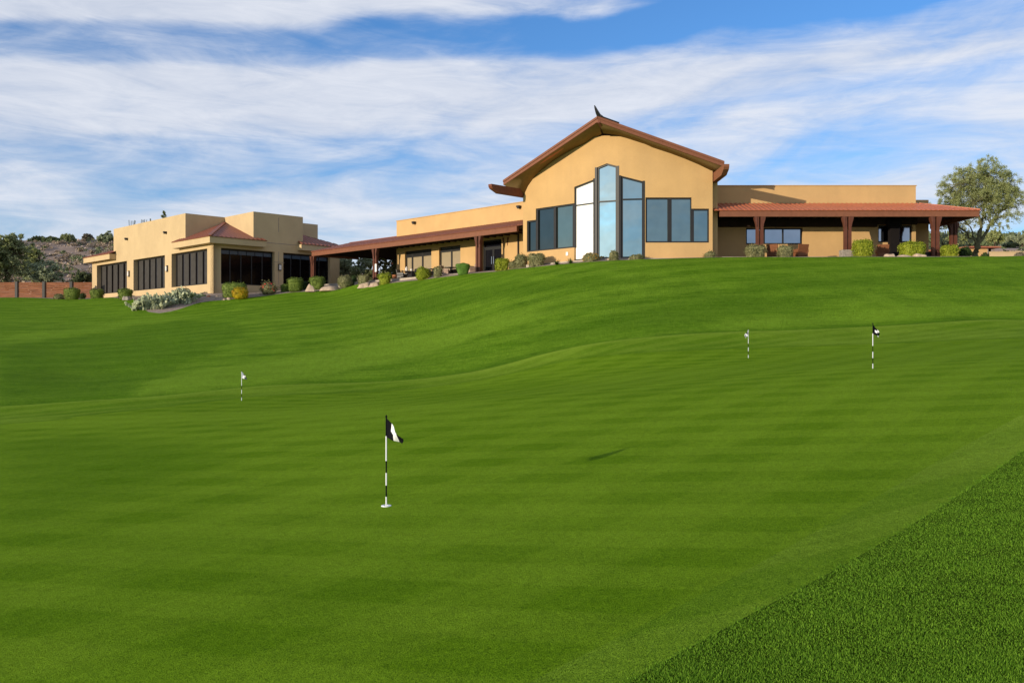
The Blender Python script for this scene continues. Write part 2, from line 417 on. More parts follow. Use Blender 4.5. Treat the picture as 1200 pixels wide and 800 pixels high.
# ------------------------------------------------------------------ terrain
def W(px, py, Y): return ((px-600)/FPX*Y, Y, (400-py)/FPX*Y)
EDGE = [(0,349,99),(45,349,99),(63,350,98),(105,350,95),(150,350,88.5),(163,357,81),(175,366,74),(195,366,73.5),(230,355.5,78),(260,352,79.5),(290,349,80.5),
        (330,344,82),(365,341,82),(400,338,82),(440,333,78),(470,330,75.5),(500,327.5,73),(530,323.5,71),(560,319.5,68.5),(600,315,64.5),(640,311,60.6),(670,308.5,59.3),(700,306.5,58.7),
        (760,304.5,58.6),(840,302,58.2),(920,301,57.8),(1000,300.5,57.6),(1100,300,57.6),(1150,299.5,58),(1200,299,60),(1300,298,62)]
EW = [W(*e) for e in EDGE]
CP = [(0,0,-1.6),(-4,4,-1.83),(4,4,-1.30),(0,4.5,-1.6),(-1.27,9.18,-1.68),(7.34,18.4,-.554),(-8.4,28.1,-1.88),(7.55,28.9,-.49),
      (-6,12,-1.98),(6,10,-1.02),(13,20,-.12),(-12,20,-2.15),(0,20,-1.25),(-16,12,-2.3),(15,8,-.2),(0,-8,-1.7),(-14,0,-2.4),(14,-4,-.6),(26,20,.5),(28,4,.5),(-28,4,-2.6),(-28,22,-2.6),
      W(0,476,29),W(130,468,30),W(290,459,31.5),W(450,452,33),W(540,443,33.5),W(600,431,34),W(690,411,34),W(750,404,34),W(900,398,34),W(1024,393,35),W(1200,386,37),
      W(0,440,36),W(0,405,48),W(0,384,62),W(0,362,80),
      W(100,462,32),W(100,440,38),W(100,410,48),W(100,384,62),W(100,362,80),
      W(200,450,34),W(200,420,42),W(200,392,55),W(200,374,68),
      W(300,440,36),W(300,405,46),W(300,375,60),W(300,357,74),
      W(400,430,37.5),W(400,395,48),W(400,362,64),W(400,347,76),
      W(500,420,38),W(500,385,47),W(500,350,59),W(500,335,68),
      W(600,405,38),W(600,375,43),W(600,345,50),W(600,325,58),
      W(700,390,38),W(700,360,43),W(700,332,49),W(700,316,54),
      W(850,380,39),W(850,350,44),W(850,322,50),W(850,307,55),
      W(1000,378,40),W(1000,350,44),W(1000,322,50),W(1000,306,54.5),
      W(1200,370,42),W(1200,345,46),W(1200,318,51),W(1200,303,56),
      W(1400,370,44),W(1400,318,52),
      (-50,40,-1.5),(-50,60,1.0),(-62,80,3.2)] + EW[::1] + [
      (0,67,5.35),(-6,73.5,5.35),(-13,80.5,5.35),(-19,86,5.3),(10,70,5.45),(20,62,5.5),(30,62,5.5),(30,70,5.5),(0,80,5.4),(-10,90,5.3),(40,70,5.4),(40,90,5.4),(0,100,5.4),(20,100,5.4),
      (-26,82.3,4.3),(-24,84.5,4.5),(-20,88,5.1),(-32,86.5,4.45),(-40,93.5,4.7),(-47,100,4.8),(-35,100,4.9),(-60,101,4.7),(-70,104,4.8),(-40,112,5.2),(-20,104,5.3),(-80,112,5),(-28,79.2,3.7)]
# the flat bowl of the lawn left of the cactus bed rises past it
cp = np.array(CP, dtype=np.float64); cx = cp[:,:2]/50.0
d2 = ((cx[:,None,:]-cx[None,:,:])**2).sum(-1)
K = np.where(d2>0, d2*np.log(np.maximum(d2,1e-12))*.5, 0.0)
A = np.zeros((len(cp)+3,)*2); A[:len(cp),:len(cp)] = K + np.eye(len(cp))*2e-4
A[:len(cp),-3] = 1; A[:len(cp),-2:] = cx; A[-3,:len(cp)] = 1; A[-2:,:len(cp)] = cx.T
SOL = np.linalg.solve(A, np.concatenate([cp[:,2], [0,0,0]]))
# region outlines as signed distances (positive inside)
def sd_poly(P, x, y):
    P = np.array(P, float); Q = np.roll(P, -1, 0); d = np.full(x.shape, 1e9); ins = np.zeros(x.shape, bool)
    for (ax,ay),(bx,by) in zip(P, Q):
        ex, ey = bx-ax, by-ay; t = np.clip(((x-ax)*ex+(y-ay)*ey)/(ex*ex+ey*ey+1e-12), 0, 1)
        d = np.minimum(d, np.hypot(x-ax-t*ex, y-ay-t*ey))
        c = ((ay > y) != (by > y)) & (x < (bx-ax)*(y-ay)/(by-ay+1e-12)+ax); ins ^= c
    return np.where(ins, d, -d)
COLLAR = None
def H(x, y):
    x = np.atleast_1d(np.asarray(x, float)); y = np.atleast_1d(np.asarray(y, float)); out = np.zeros(x.shape).ravel()
    xr, yr = x.ravel()/50.0, y.ravel()/50.0
    for i in range(0, len(xr), 20000):
        q = np.stack([xr[i:i+20000], yr[i:i+20000]], 1)
        r2 = ((q[:,None,:]-cx[None,:,:])**2).sum(-1)
        k = np.where(r2>1e-12, r2*np.log(np.maximum(r2,1e-12))*.5, 0.0)
        out[i:i+20000] = k @ SOL[:-3] + SOL[-3] + q @ SOL[-2:]
    out = out.reshape(x.shape)
    und = .07*np.sin(x*.33+y*.21)*np.sin(y*.27-x*.11+1.0) + .02*np.sin(x*.9+1.3)*np.sin(y*.7) + .14*np.sin(x*.16-y*.12+.6)*np.sin(y*.19+x*.05+2.2)
    if COLLAR is not None:      # the green sits on a low rolled shoulder
        nr = (y > 20) & (y < 45) & (np.abs(x) < 34)
        if nr.any():
            s_ = sd_poly(COLLAR, x[nr], y[nr]); out[nr] += .13*np.exp(-((s_-.5)/1.0)**2) - .12*np.exp(-((s_+1.3)/1.2)**2)
    far = np.clip((y-20)/25, 0, 1)
    out = out + und*(0.35+.65*far)*np.where(y > 57, .3, 1)
    # outside the modelled grounds the land levels out and climbs gently
    fl = 5.2 + .012*np.maximum(y-100, 0)
    t = np.clip((y-104)/16, 0, 1); t = np.maximum(t, np.clip((np.abs(x)-66)/18, 0, 1)); t = t*t*(3-2*t)
    side = np.where(y > 55, fl, np.interp(y, [-60, 10, 34, 55, 60], [-3, -2, -1.0, 4.6, 5.2]))
    out = out*(1-t) + side*t
    return out
def h(x, y): return float(H([x],[y])[0])

def smooth_line(P, n=8):
    P = [Vector(p) for p in P]; out = []
    for i in range(len(P)-1):
        p0, p1, p2, p3 = P[max(i-1,0)], P[i], P[i+1], P[min(i+2,len(P)-1)]
        for k in range(n):
            t = k/n; out.append(tuple(.5*((2*p1)+(p2-p0)*t+(2*p0-5*p1+4*p2-p3)*t*t+(3*p1-p0-3*p2+p3)*t**3)))
    out.append(tuple(P[-1])); return out
def ground_at(px, py):
    """where the line of sight through a point of the photo meets the ground"""
    ys = np.arange(1.5, 110, .05); xs = (px-600)/FPX*ys; zs = (400-py)/FPX*ys; hh = H(xs, ys)
    k = np.argmax(hh >= zs); return (xs[k], ys[k])
green_back = [ground_at(*p) for p in ((0,497),(90,488),(180,478),(300,465),(400,461),(470,457),(540,449),(600,438),(650,426),(700,418),(760,413),(850,409),(950,406),(1050,402),(1200,396))]
fringe_back = [ground_at(*p) for p in ((0,479),(90,473),(180,467),(300,455),(400,451),(470,448),(540,440),(600,427),(640,416),(700,404),(760,397),(850,391),(950,388),(1050,383),(1200,377))]
rough_front = [ground_at(*p) for p in ((1200,527),(1120,583),(1000,655),(880,722),(735,799))]
green_front = [ground_at(*p) for p in ((1200,484),(1120,528),(1000,598),(900,654),(760,730),(620,799))]
gl = [(-34,10),(-30,22)]
GREEN = smooth_line(gl + green_back) + [(30,30),(26,20)] + smooth_line(green_front) + [(-2,1.0),(-4,-4),(-26,-6)]
FRINGE = smooth_line([(-36,10),(-32,24)] + fringe_back) + [(34,34),(30,22)] + smooth_line(rough_front) + [(.2,1.0),(-1,-6),(-30,-8)]
COLLAR = FRINGE
LAWN = [(-90,99),(-70,99)] + smooth_line([(e[0],e[1]) for e in EW], 4) + [(60,58),(60,-14),(-90,-14)]
xs = np.unique(np.concatenate([np.arange(-700,-90,40), np.arange(-90,-24,1.5), np.arange(-24,26,.3), np.arange(26,72,1.5), np.arange(72,740,40)]))
ysg = np.unique(np.concatenate([np.arange(-120,-12,12), np.arange(-12,-1,1), np.arange(-1,42,.3), np.arange(42,110,1.0), np.arange(110,170,6), np.arange(170,900,50)]))
GX, GY = np.meshgrid(xs, ysg); GZ = H(GX, GY)
SG, SF, SL = sd_poly(GREEN,GX,GY), sd_poly(FRINGE,GX,GY), sd_poly(LAWN,GX,GY)
def clip(poly, k, sign):
    out = []
    for i in range(len(poly)):
        a, b = poly[i], poly[(i+1) % len(poly)]; da, db = a[k]*sign, b[k]*sign
        if da >= 0: out.append(a)
        if (da >= 0) != (db >= 0):
            t = da/(da-db); out.append(tuple(x+(y-x)*t for x,y in zip(a,b)))
    return out
regions = {r: (dict(), [], []) for r in ('green','fringe','lawn','ground')}
def emit(r, poly):
    if len(poly) < 3: return
    d, v, f = regions[r]; idx = []
    for p in poly:
        key = (round(p[0],4), round(p[1],4))
        if key not in d: d[key] = len(v); v.append(p[:3])
        if not idx or idx[-1] != d[key]: idx.append(d[key])
    if idx[0] == idx[-1]: idx.pop()
    if len(idx) >= 3: f.append(tuple(idx))
ny, nx = GX.shape
for j in range(ny-1):
    for i in range(nx-1):
        q = [(GX[a,b],GY[a,b],GZ[a,b],SG[a,b],SF[a,b],SL[a,b]) for a,b in ((j,i),(j,i+1),(j+1,i+1),(j+1,i))]
        g = [p[3] for p in q]; fr = [p[4] for p in q]; lw = [p[5] for p in q]
        if min(g) >= 0: emit('green', q); continue
        if max(g) > 0: emit('green', clip(q,3,1)); q = clip(q,3,-1)
        if min(fr) >= 0: emit('fringe', q); continue
        if max(fr) > 0: emit('fringe', clip(q,4,1)); q = clip(q,4,-1)
        if len(q) < 3: continue
        if min(lw) >= 0: emit('lawn', q); continue
        if max(lw) > 0: emit('lawn', clip(q,5,1)); q = clip(q,5,-1)
        emit('ground', q)
# tone of the mowing swathes; highlights on the ridges are painted in as well
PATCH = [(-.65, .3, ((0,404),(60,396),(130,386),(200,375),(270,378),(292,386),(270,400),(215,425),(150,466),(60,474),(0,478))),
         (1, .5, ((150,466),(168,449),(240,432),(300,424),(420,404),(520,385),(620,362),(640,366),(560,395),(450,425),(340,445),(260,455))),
         (.8, .5, ((0,395),(80,386),(160,374),(172,369),(240,372),(200,376),(100,391),(0,405))),  # painted highlight on the crest of the left mound
         (.9, .4, ((0,492),(200,484),(400,478),(560,470),(560,476),(400,489),(200,495),(0,504))),  # painted highlight along the ridge of the green
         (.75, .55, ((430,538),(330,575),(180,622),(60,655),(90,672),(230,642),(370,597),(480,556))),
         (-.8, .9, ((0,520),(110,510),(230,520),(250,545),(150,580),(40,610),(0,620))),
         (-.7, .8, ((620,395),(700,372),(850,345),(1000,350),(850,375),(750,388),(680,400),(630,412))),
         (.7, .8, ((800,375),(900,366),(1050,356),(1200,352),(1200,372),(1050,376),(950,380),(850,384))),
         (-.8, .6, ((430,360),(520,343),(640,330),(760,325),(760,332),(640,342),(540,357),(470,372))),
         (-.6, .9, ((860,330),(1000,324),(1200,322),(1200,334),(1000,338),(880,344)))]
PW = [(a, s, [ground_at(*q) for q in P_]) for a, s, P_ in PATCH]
def mow_light_tone(x, y):
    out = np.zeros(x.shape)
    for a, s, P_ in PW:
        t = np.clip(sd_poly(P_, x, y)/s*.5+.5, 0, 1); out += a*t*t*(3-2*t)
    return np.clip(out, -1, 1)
def mow_light_edges(r, x, y):
    m_ = mow_light_tone(x, y); near = (y < 44) & (np.abs(x) < 40)
    if near.any():
        a = m_[near]; sf = sd_poly(FRINGE, x[near], y[near]); sg = sd_poly(GREEN, x[near], y[near])
        if r == 'fringe': a = a*.3 + 1.0*np.exp(-((sf-.35)/.45)**2)*(y[near] > 20) - .9*np.exp(-((sg+.15)/.22)**2)*(y[near] > 20)  # light on the shoulder crest painted into the colour, darker line at the green
        if r == 'lawn': a = a - .8*np.exp(-((sf+.7)/.8)**2)*(y[near] > 20)
        if r == 'green': a = a - .35*np.exp(-((sg-.12)/.15)**2)
        m_[near] = a
    return np.clip(m_, -1, 1)
for r, nm, mt in (('green','putting_green','green'),('fringe','green_fringe','fringe'),('lawn','lawn','lawn'),('ground','ground','gravel')):
    d, v, f = regions[r]; mb = MB(); mb.add(v, f); o = mb.build(nm, M[mt], smooth=True); o['kind'] = 'structure'
    if r != 'ground':
        vv = np.array(v); at_ = o.data.attributes.new('mow_light_tone', 'FLOAT', 'POINT'); at_.data.foreach_set('value', mow_light_edges(r, vv[:,0], vv[:,1]).astype(np.float32))
lb = bpy.data.objects['lawn'].data
# the near right of the lawn is longer, coarser turf
lb.materials.append(M['rough'])
cen = np.array([tuple(p.center) for p in lb.polygons])
mid = ((cen[:,1] < 27) & (cen[:,0] > 0)).astype(np.int32); lb.polygons.foreach_set('material_index', mid)

# standing blades on the longer turf near the camera
def blades(n, pick, hgt, wid, name, material):
    x = rng.uniform(-.5, 11, n*6); y = 3.6 + 12*rng.random(n*6)**1.7
    keep = pick(x,y); x, y = x[keep][:n], y[keep][:n]; n = len(x); z = H(x,y)
    a = rng.uniform(0, 2*np.pi, n); lean = rng.uniform(.1, 1.3, n); la = rng.uniform(0, 2*np.pi, n)
    hh = hgt*rng.uniform(.35, 1.5, n)*(1+.35*np.sin(x*7+np.sin(y*5)*2)*np.sin(y*9+x*3)); ww = wid*rng.uniform(.7, 1.4, n)
    ca, sa = np.cos(a)*ww, np.sin(a)*ww
    tx, ty = np.cos(la)*lean*hh, np.sin(la)*lean*hh
    b0 = np.stack([x-ca, y-sa, z-.003], 1); b1 = np.stack([x+ca, y+sa, z-.003], 1); t = np.stack([x+tx, y+ty, z+hh*np.sqrt(1-np.minimum(lean,.95)**2*.6)], 1)
    vv = np.stack([b0,b1,t],1).reshape(-1,3)
    o = quick_mesh(name, vv, np.arange(len(vv)).reshape(-1,3), material)
    o['kind'] = 'stuff'; o['label'] = 'long green grass blades right of the putting green'
    return o
blades(460000, lambda x,y: (sd_poly(FRINGE,x,y) + .03*np.sin(x*11+y*7)*np.sin(x*23-y*5) + rng.normal(0,.012,len(x)) < 0.015) & (x/y < .62) & (x/y > 0) & (rng.random(len(x)) < 1), .0095, .0027, 'grass_blades', M['blade'])

# ------------------------------------------------------------------ desert hillside behind
def hillz(x, y):
    t = np.clip((y-106)/94, 0, 1); ridge = 17.0*np.interp(x, [-400,-150,-80,-60,-40,-25,-10,10], [1.05,1.0,1.0,.92,.72,.52,.30,0.0])
    base = 5.2 + ridge*(t**.9)
    nz = 1.0*np.sin(x*.11+y*.07)*np.sin(y*.09-x*.05) + .35*np.sin(x*.5+2)*np.sin(y*.43) + .18*np.sin(x*1.3)*np.sin(y*1.1+1)
    return base + nz*np.clip((y-108)/25,0,1)*np.clip(ridge/12,0,1)*np.clip((215-y)/40, .25, 1) - 0.6*np.clip((112-y)/6,0,1)
gx = np.arange(-260, 14, 2.0); gy = np.concatenate([np.arange(104,230,2.0), [260,320,420]])
HX, HY = np.meshgrid(gx, gy); HZ = hillz(HX, HY) + rng.normal(0,.12,HX.shape)
r_, c_ = HX.shape; ii = (np.arange(r_-1)[:,None]*c_ + np.arange(c_-1)[None,:]).ravel()
M['hill'] = mat('hill_soil', (.34, .25, .19), .95, .1, color2=(.20, .15, .12), vscale=.35, bump=1.0, bscale=2.5)
o = quick_mesh('hillside', np.stack([HX,HY,HZ],-1).reshape(-1,3), np.stack([ii,ii+1,ii+c_+1,ii+c_],1), M['hill'], smooth=True); o['kind']='structure'
# distant hills to the right, beyond the houses
X = np.linspace(34, 620, 120); rows = []
FHY = (82,90,98,114,130,200,280,420); FHZ = (4.6,7.6,8.7,10.8,13.2,22.5,30.5,33)
def fhz(x, y): return np.interp(y, FHY, FHZ) + np.clip((y-100)/60,0,1)*(.7*np.sin(x*.11)+.4*np.sin(x*.31+1))
for yy in FHY: rows.append(np.stack([X, np.full_like(X,yy), fhz(X,yy)+rng.normal(0,.12,120)],1))
jj = (np.arange(7)[:,None]*120 + np.arange(119)[None,:]).ravel()
o = quick_mesh('hills', np.concatenate(rows), np.stack([jj,jj+1,jj+121,jj+120],1), M['hill'], smooth=True); o['kind']='structure'
# ------------------------------------------------------------------ clubhouse
M['transom'] = mat('transom', (.045,.075,.11), .3, .4, var=.1)  # bluish colour painted in place of the sky reflected by the strip
M['pane_mid'] = glass('pane_mid', (.24,.29,.24), .95, .05, wav=.06)  # lighter tint stands in for the reflection on one left pane
CH = empty('clubhouse', (7.1, 60.0, 5.4), 'ochre stucco clubhouse with tall gabled glass front and long red-roofed porches', 'building')
P0, P1, P2, P2B, P3 = (.802,65.36), (5.565,60.60), (7.09,60.0), (8.72,59.75), (13.25,59.75)
FL = Wall(*P0, P1[0]-P0[0], P1[1]-P0[1]); LL = math.dist(P0,P1)
FC = Wall(*P1, P2[0]-P1[0], P2[1]-P1[1]); LC = math.dist(P1,P2)
FQ = Wall(*P2, P2B[0]-P2[0], P2B[1]-P2[1]); LQ = math.dist(P2,P2B); uQ = lambda px: FQ.u(px)
FR = Wall(*P2B, 1, 0); LR = P3[0]-P2B[0]
ZB = 4.7
# left facet: stepped opening and arched top
archL = [(u_, z_-.26) for u_, z_ in [FL.uz(*p) for p in ((615.5,221),(619,213.5),(625,205),(633,197),(642.5,189),(653,181.5),(665,174),(675,168.8),(685,164.3))]]
uW1 = FL.u(697)
hl = [(FL.u(617.5),6.42),(FL.u(673),6.42),(FL.u(673),5.52),(FL.u(696.5),5.52),(FL.u(696.5),10.86),(FL.u(673),10.56),(FL.u(672.9),9.45),(FL.u(628),9.45),(FL.u(628),8.66),(FL.u(617.5),8.66)]
mb = MB()
topL = [(LL,13.70)] + [(u,z) for u,z in reversed(archL)] + [(0,10.35)]
wall_panel(mb, FL, [(0,ZB),(LL,ZB)] + topL, [hl], -.35, 0)
hc = [(.10,5.52),(LC-.10,5.52),(LC-.10,11.62),(LC/2,11.86),(.10,11.62)]
wall_panel(mb, FC, [(0,ZB),(LC,ZB),(LC,13.62),(LC*.4,13.72),(0,13.70)], [hc], -.35, 0)
archR = [(u_, z_-.12) for u_, z_ in [FR.uz(*p) for p in ((765,171),(785,177.5),(802.5,184),(818,190.5),(832.5,197.5))]]
uR = lambda px: FR.u(px)
hr = [(uR(756.5),6.52),(uR(831),6.52),(uR(831),8.76),(uR(810.5),8.76),(uR(810.5),9.5),(uR(756.5),9.5)]
wall_panel(mb, FR, [(0,ZB),(LR,ZB),(LR,11.25)] + list(reversed(archR)) + [(0,13.06)], [hr], -.35, 0)
hq = [(uQ(727.5),5.52),(uQ(753.5),5.52),(uQ(753.5),10.57),(uQ(727.5),10.98)]
wall_panel(mb, FQ, [(0,ZB),(LQ,ZB),(LQ,13.06),(0,13.62)], [hq], -.35, 0)
# side and back walls
bdir = (.383,.924)
def back(p, d, k): return (p[0]+d[0]*k, p[1]+d[1]*k)
mb.prism([P3,(P3[0],72.0),(P3[0]-.35,72.0),(P3[0]-.35,60.11)], ZB, 11.2)
pb = back(P0, bdir, 12); mb.prism([P0, (P0[0]+.38,P0[1]-.02), (pb[0]+.38,pb[1]), pb], ZB, 11.0)
mb.prism([pb,(P3[0],72.0),(P3[0],72.3),(pb[0],pb[1]+.4)], ZB, 11.4)
hall_wall = mb.build('wall', M['stucco'], CH)
bow = lambda x: float(np.interp(x, (.8,5.565,7.09,8.72,13.25), (49,31,17,7,0)))
bowed_face(FL, [(0,ZB),(LL,ZB)] + topL, [hl], 'wall', M['stucco'], CH, bow)
bowed_face(FC, [(0,ZB),(LC,ZB),(LC,13.62),(LC*.4,13.72),(0,13.70)], [hc], 'wall', M['stucco'], CH, bow)
bowed_face(FQ, [(0,ZB),(LQ,ZB),(LQ,13.06),(0,13.62)], [hq], 'wall', M['stucco'], CH, bow)
bowed_face(FR, [(0,ZB),(LR,ZB),(LR,11.25)] + list(reversed(archR)) + [(0,13.06)], [hr], 'wall', M['stucco'], CH, bow)
mb = MB(); mb.prism([(P0[0]+1.0,P0[1]+.6),(P1[0]+.2,P1[1]+.9),(P2[0]+.1,60.9),(12.7,60.9),(12.7,71.5),(5.5,76)], ZB, 5.3)
mb.build('floor', M['dark_inside'], CH)
mb = MB(); mb.prism([(P0[0]+1.3,P0[1]+.3),(P1[0]+.2,P1[1]+.6),(P2[0]+.1,60.62),(12.85,60.62),(12.85,71.5),(5.5,76)], 5.3, 10.2)
mb.build('dark_interior', M['dark_inside'], CH)
# windows of the three facets
def poly_pane(F, pts, parent, pane, w=-.17, label=None):
    mb = MB(); wall_panel(mb, F, pts, [], w-.03, w); o = mb.build('pane', M[pane], parent)
    if label: o['label'] = label
    return o
def bars(F, segs, parent, w0=-.24, w1=-.06, label=None):
    mb = MB()
    for k,(a,b,t) in enumerate(segs):
        (u0,z0),(u1,z1) = a,b; dx,dz = u1-u0, z1-z0; L = math.hypot(dx,dz); nx_,nz_ = -dz/L*t/2, dx/L*t/2
        e = .0015*k
        wall_panel(mb, F, [(u0-nx_,z0-nz_),(u1-nx_,z1-nz_),(u1+nx_,z1+nz_),(u0+nx_,z0+nz_)], [], w0+e, w1-e)
    o = mb.build('window', M['bronze'], parent)
    if label: o['label'] = label
    return o
uL = FL.u
wl = bars(FL, [((uL(618),6.42),(uL(618),8.66),.12),((uL(628.5),6.42),(uL(628.5),9.45),.22),((uL(649.5),6.42),(uL(649.5),9.45),.22),((uL(672),6.42),(uL(672),10.56),.26),
               ((uL(617.5),6.47),(uL(673),6.47),.10),((uL(628),9.40),(uL(672),9.40),.10),((uL(617.5),8.61),(uL(628.5),8.61),.10)], CH, label='row of dark bronze framed windows on the angled left wall')
poly_pane(FL, [(uL(617.5),6.42),(uL(628.5),6.42),(uL(628.5),8.66),(uL(617.5),8.66)], wl, 'pane_dark')
poly_pane(FL, [(uL(628.5),6.42),(uL(649.5),6.42),(uL(649.5),9.45),(uL(628.5),9.45)], wl, 'pane_dark')
poly_pane(FL, [(uL(649.5),6.42),(uL(672),6.42),(uL(672),9.45),(uL(649.5),9.45)], wl, 'pane_mid')
ww = bars(FL, [((uL(673.4),10.52),(uL(696.5),10.84),.10),((uL(695.8),5.52),(uL(695.8),10.86),.16),((uL(673.4),9.30),(uL(696),9.30),.07),((uL(673.4),5.57),(uL(696),5.57),.10)], CH, label='tall window with slanted top, bright reflection painted white')
poly_pane(FL, [(uL(673.2),5.52),(uL(696.5),5.52),(uL(696.5),10.86),(uL(673.2),10.56)], ww, 'pane_white_reflection', label='pane painted white for a bright reflection')
wc = bars(FC, [((.14,5.52),(.14,11.62),.20),((LC-.14,5.52),(LC-.14,11.62),.20),((.1,11.57),(LC/2,11.81),.10),((LC-.1,11.57),(LC/2,11.81),.10),((.1,9.35),(LC-.1,9.35),.08),((.1,5.57),(LC-.1,5.57),.10)], CH, label='tall central window with peaked top')
poly_pane(FC, hc, wc, 'pane_sky')
wr = bars(FQ, [((uQ(728.5),5.52),(uQ(728.5),10.95),.16),((uQ(753.8),5.52),(uQ(753.8),10.57),.18),((uQ(727.5),10.94),(uQ(753.5),10.52),.10),((uQ(728),9.42),(uQ(753),9.42),.08),((uQ(728),5.57),(uQ(753),5.57),.10)], CH, label='tall window with slanted top right of the peak')
poly_pane(FQ, hq, wr, 'pane_teal')
ws = bars(FR, [((uR(757.2),6.52),(uR(757.2),9.5),.14),((uR(785),6.52),(uR(785),9.5),.26),((uR(811.5),6.52),(uR(811.5),9.5),.22),((uR(830.4),6.52),(uR(830.4),8.76),.08),
               ((uR(756.6),6.57),(uR(831),6.57),.10),((uR(756.6),9.45),(uR(811),9.45),.10),((uR(811),8.71),(uR(831),8.71),.10)], CH, label='row of three bronze framed windows on the flat right wall')
for a,b,t in ((756.5,785,9.5),(785,811,9.5),(811,831,8.76)):
    poly_pane(FR, [(uR(a),6.52),(uR(b),6.52),(uR(b),t),(uR(a),t)], ws, 'pane_row')
# dark mullions where the facets meet
mb = MB()
def corner_mullion(F, u, z1, wd, dep=.07):
    mb.fbox(F, u-wd/2, u+wd/2, 5.48, z1, -.30, dep)
corner_mullion(FL, LL-.075, 10.92, .15, .02); corner_mullion(FC, .07, 11.64, .16, .025); corner_mullion(FC, LC-.07, 11.64, .16, .025); corner_mullion(FQ, .07, 11.0, .14, .018); corner_mullion(FQ, LQ-.02, 10.6, .14, .02)
mb.build('corner_mullion', M['bronze'], CH)
# gable roof: ridge runs back along the bisector, two faces, thick rake boards, curved soffit
TIP = Vector((5.57,58.8,14.55)); RE = Vector((13.80,58.8,11.63)); LE = Vector((-.62,64.99,11.50)); B = Vector((.383,.924,0)).normalized()
def roof_slab(name, a, b, m_, th0, th1, L=13.5, inset=0.0):
    mb = MB(); vs = []
    for i_,p in enumerate((a,b)):
        Bq = Vector((0,1,0)) if i_ == 0 else B
        for k in (inset, L):
            for t in (th0, th1): vs.append(p + Bq*k - Vector((0,0,t)))
    mb.add(vs, [(0,2,6,4),(1,5,7,3),(0,4,5,1),(2,3,7,6),(0,1,3,2),(4,6,7,5)]); return mb.build(name, M[m_], CH)
for e in (RE, LE):
    B = Vector((0,1,0)) if e is RE else Vector((.5,.866,0))
    d = (e-TIP); L = Vector((d.x,d.y,0)).length
    o = roof_slab('roof', TIP, e, 'clay_metal', 0.03, .22, inset=.06)
    mb = MB(); nrm = Vector((d.y,-d.x,0)).normalized()
    if nrm.y > 0: nrm = -nrm
    dd = d.normalized(); t = Vector((0,0,.02))
    vs = [TIP+t, e+t, e+Vector((0,0,-.28)), TIP+Vector((0,0,-.28))]; vs += [v - nrm*.10 for v in vs]
    mb.add(vs, [(0,1,2,3),(7,6,5,4),(0,4,5,1),(1,5,6,2),(2,6,7,3),(3,7,4,0)])
    vs = [v + nrm*.05 for v in (TIP+Vector((0,0,.08)), e+Vector((0,0,.08)), e+Vector((0,0,-.07)), TIP+Vector((0,0,-.07)))]; vs += [v - nrm*.13 for v in vs]
    mb.add(vs, [(0,1,2,3),(7,6,5,4),(0,4,5,1),(1,5,6,2),(2,6,7,3),(3,7,4,0)])
    mb.build('rake_board', M['beam_paint'], CH)
B = Vector((.383,.924,0))
def soffit(F, arch, e, name='soffit'):
    n = 24; vs = []; us = [a[0] for a in arch]; zs = [a[1] for a in arch]
    for i in range(n+1):
        f = i/n; p = TIP.lerp(e, f) - Vector((0,0,.27))
        u = us[0] + (us[-1]-us[0])*f; q = Vector(F.p(u, np.interp(f, [(k-us[0])/(us[-1]-us[0]) for k in us], zs), -.02))
        s_ = .5*(p+q) + Vector((0,0,.10)); vs += [p, s_, q, q+Vector((0,0,.05)) ]
    fs = []
    for i in range(n):
        for k in range(3): fs.append((4*i+k,4*i+k+1,4*i+k+5,4*i+k+4))
    mb = MB(); mb.add(vs, fs); return mb.build(name, M['soffit'], CH, smooth=True)
soffit(FL, [(LL+.55,13.78)] + [(LL,13.70)] + list(reversed(archL)) + [(-.1,10.45)], LE)
soffit(FR, [(-2.7,13.74),(-1.63,13.60),(0,13.04)] + archR + [(LR+.15,11.2)], RE)
mb = MB(); cz = 14.6   # curled ridge finial
mb.tube([TIP+Vector((.25,.3,.03)), TIP+Vector((.08,.05,.12)), TIP+Vector((-.06,-.08,.36)), TIP+Vector((-.16,-.14,.58)), TIP+Vector((-.22,-.16,.74))], [.17,.15,.11,.07,.03], 6)
mb.bar(TIP+Vector((.1,0,.1)), TIP+B*13+Vector((0,0,.1)), .3, .12)
mb.bar(TIP+Vector((.1,-.02,.10)), TIP.lerp(RE,.17)+Vector((0,-.02,.13)), .16, .05)
mb.build('ridge_finial', M['black_metal'], CH)
mb = MB(); mb.bar(TIP+Vector((.06,.02,-.2)), Vector((6.2,60.25,14.0)), .18, .3); mb.build('ridge_beam', M['brown_wood'], CH)
# outrigger beams at the eaves
def outrigger(F, u, w, z0, z1, wd=.34):
    mb = MB(); pts = [(-.5,z0),(w-.75,z0),(w-.12,z0+.26),(w-.02,z1-.16),(w,z1),(-.5,z1)]
    vs = [F.p(u-wd/2,z,q) for q,z in pts] + [F.p(u+wd/2,z,q) for q,z in pts]; n = len(pts)
    mb.add(vs, [tuple(range(n)), tuple(reversed(range(n,2*n)))] + [(i,i+n,(i+1)%n+n,(i+1)%n) for i in range(n)])
    return mb.build('eave_beam', M['brown_wood' if F is FL else 'beam_paint'], CH)
outrigger(FL, -.12, 3.2, 10.42, 10.98); outrigger(FR, LR+.22, 3.0, 10.55, 11.12)
mb = MB(); mb.box((13.3,60.35,ZB),(13.72,60.75,10.9)); mb.build('pilaster', M['stucco'], CH)

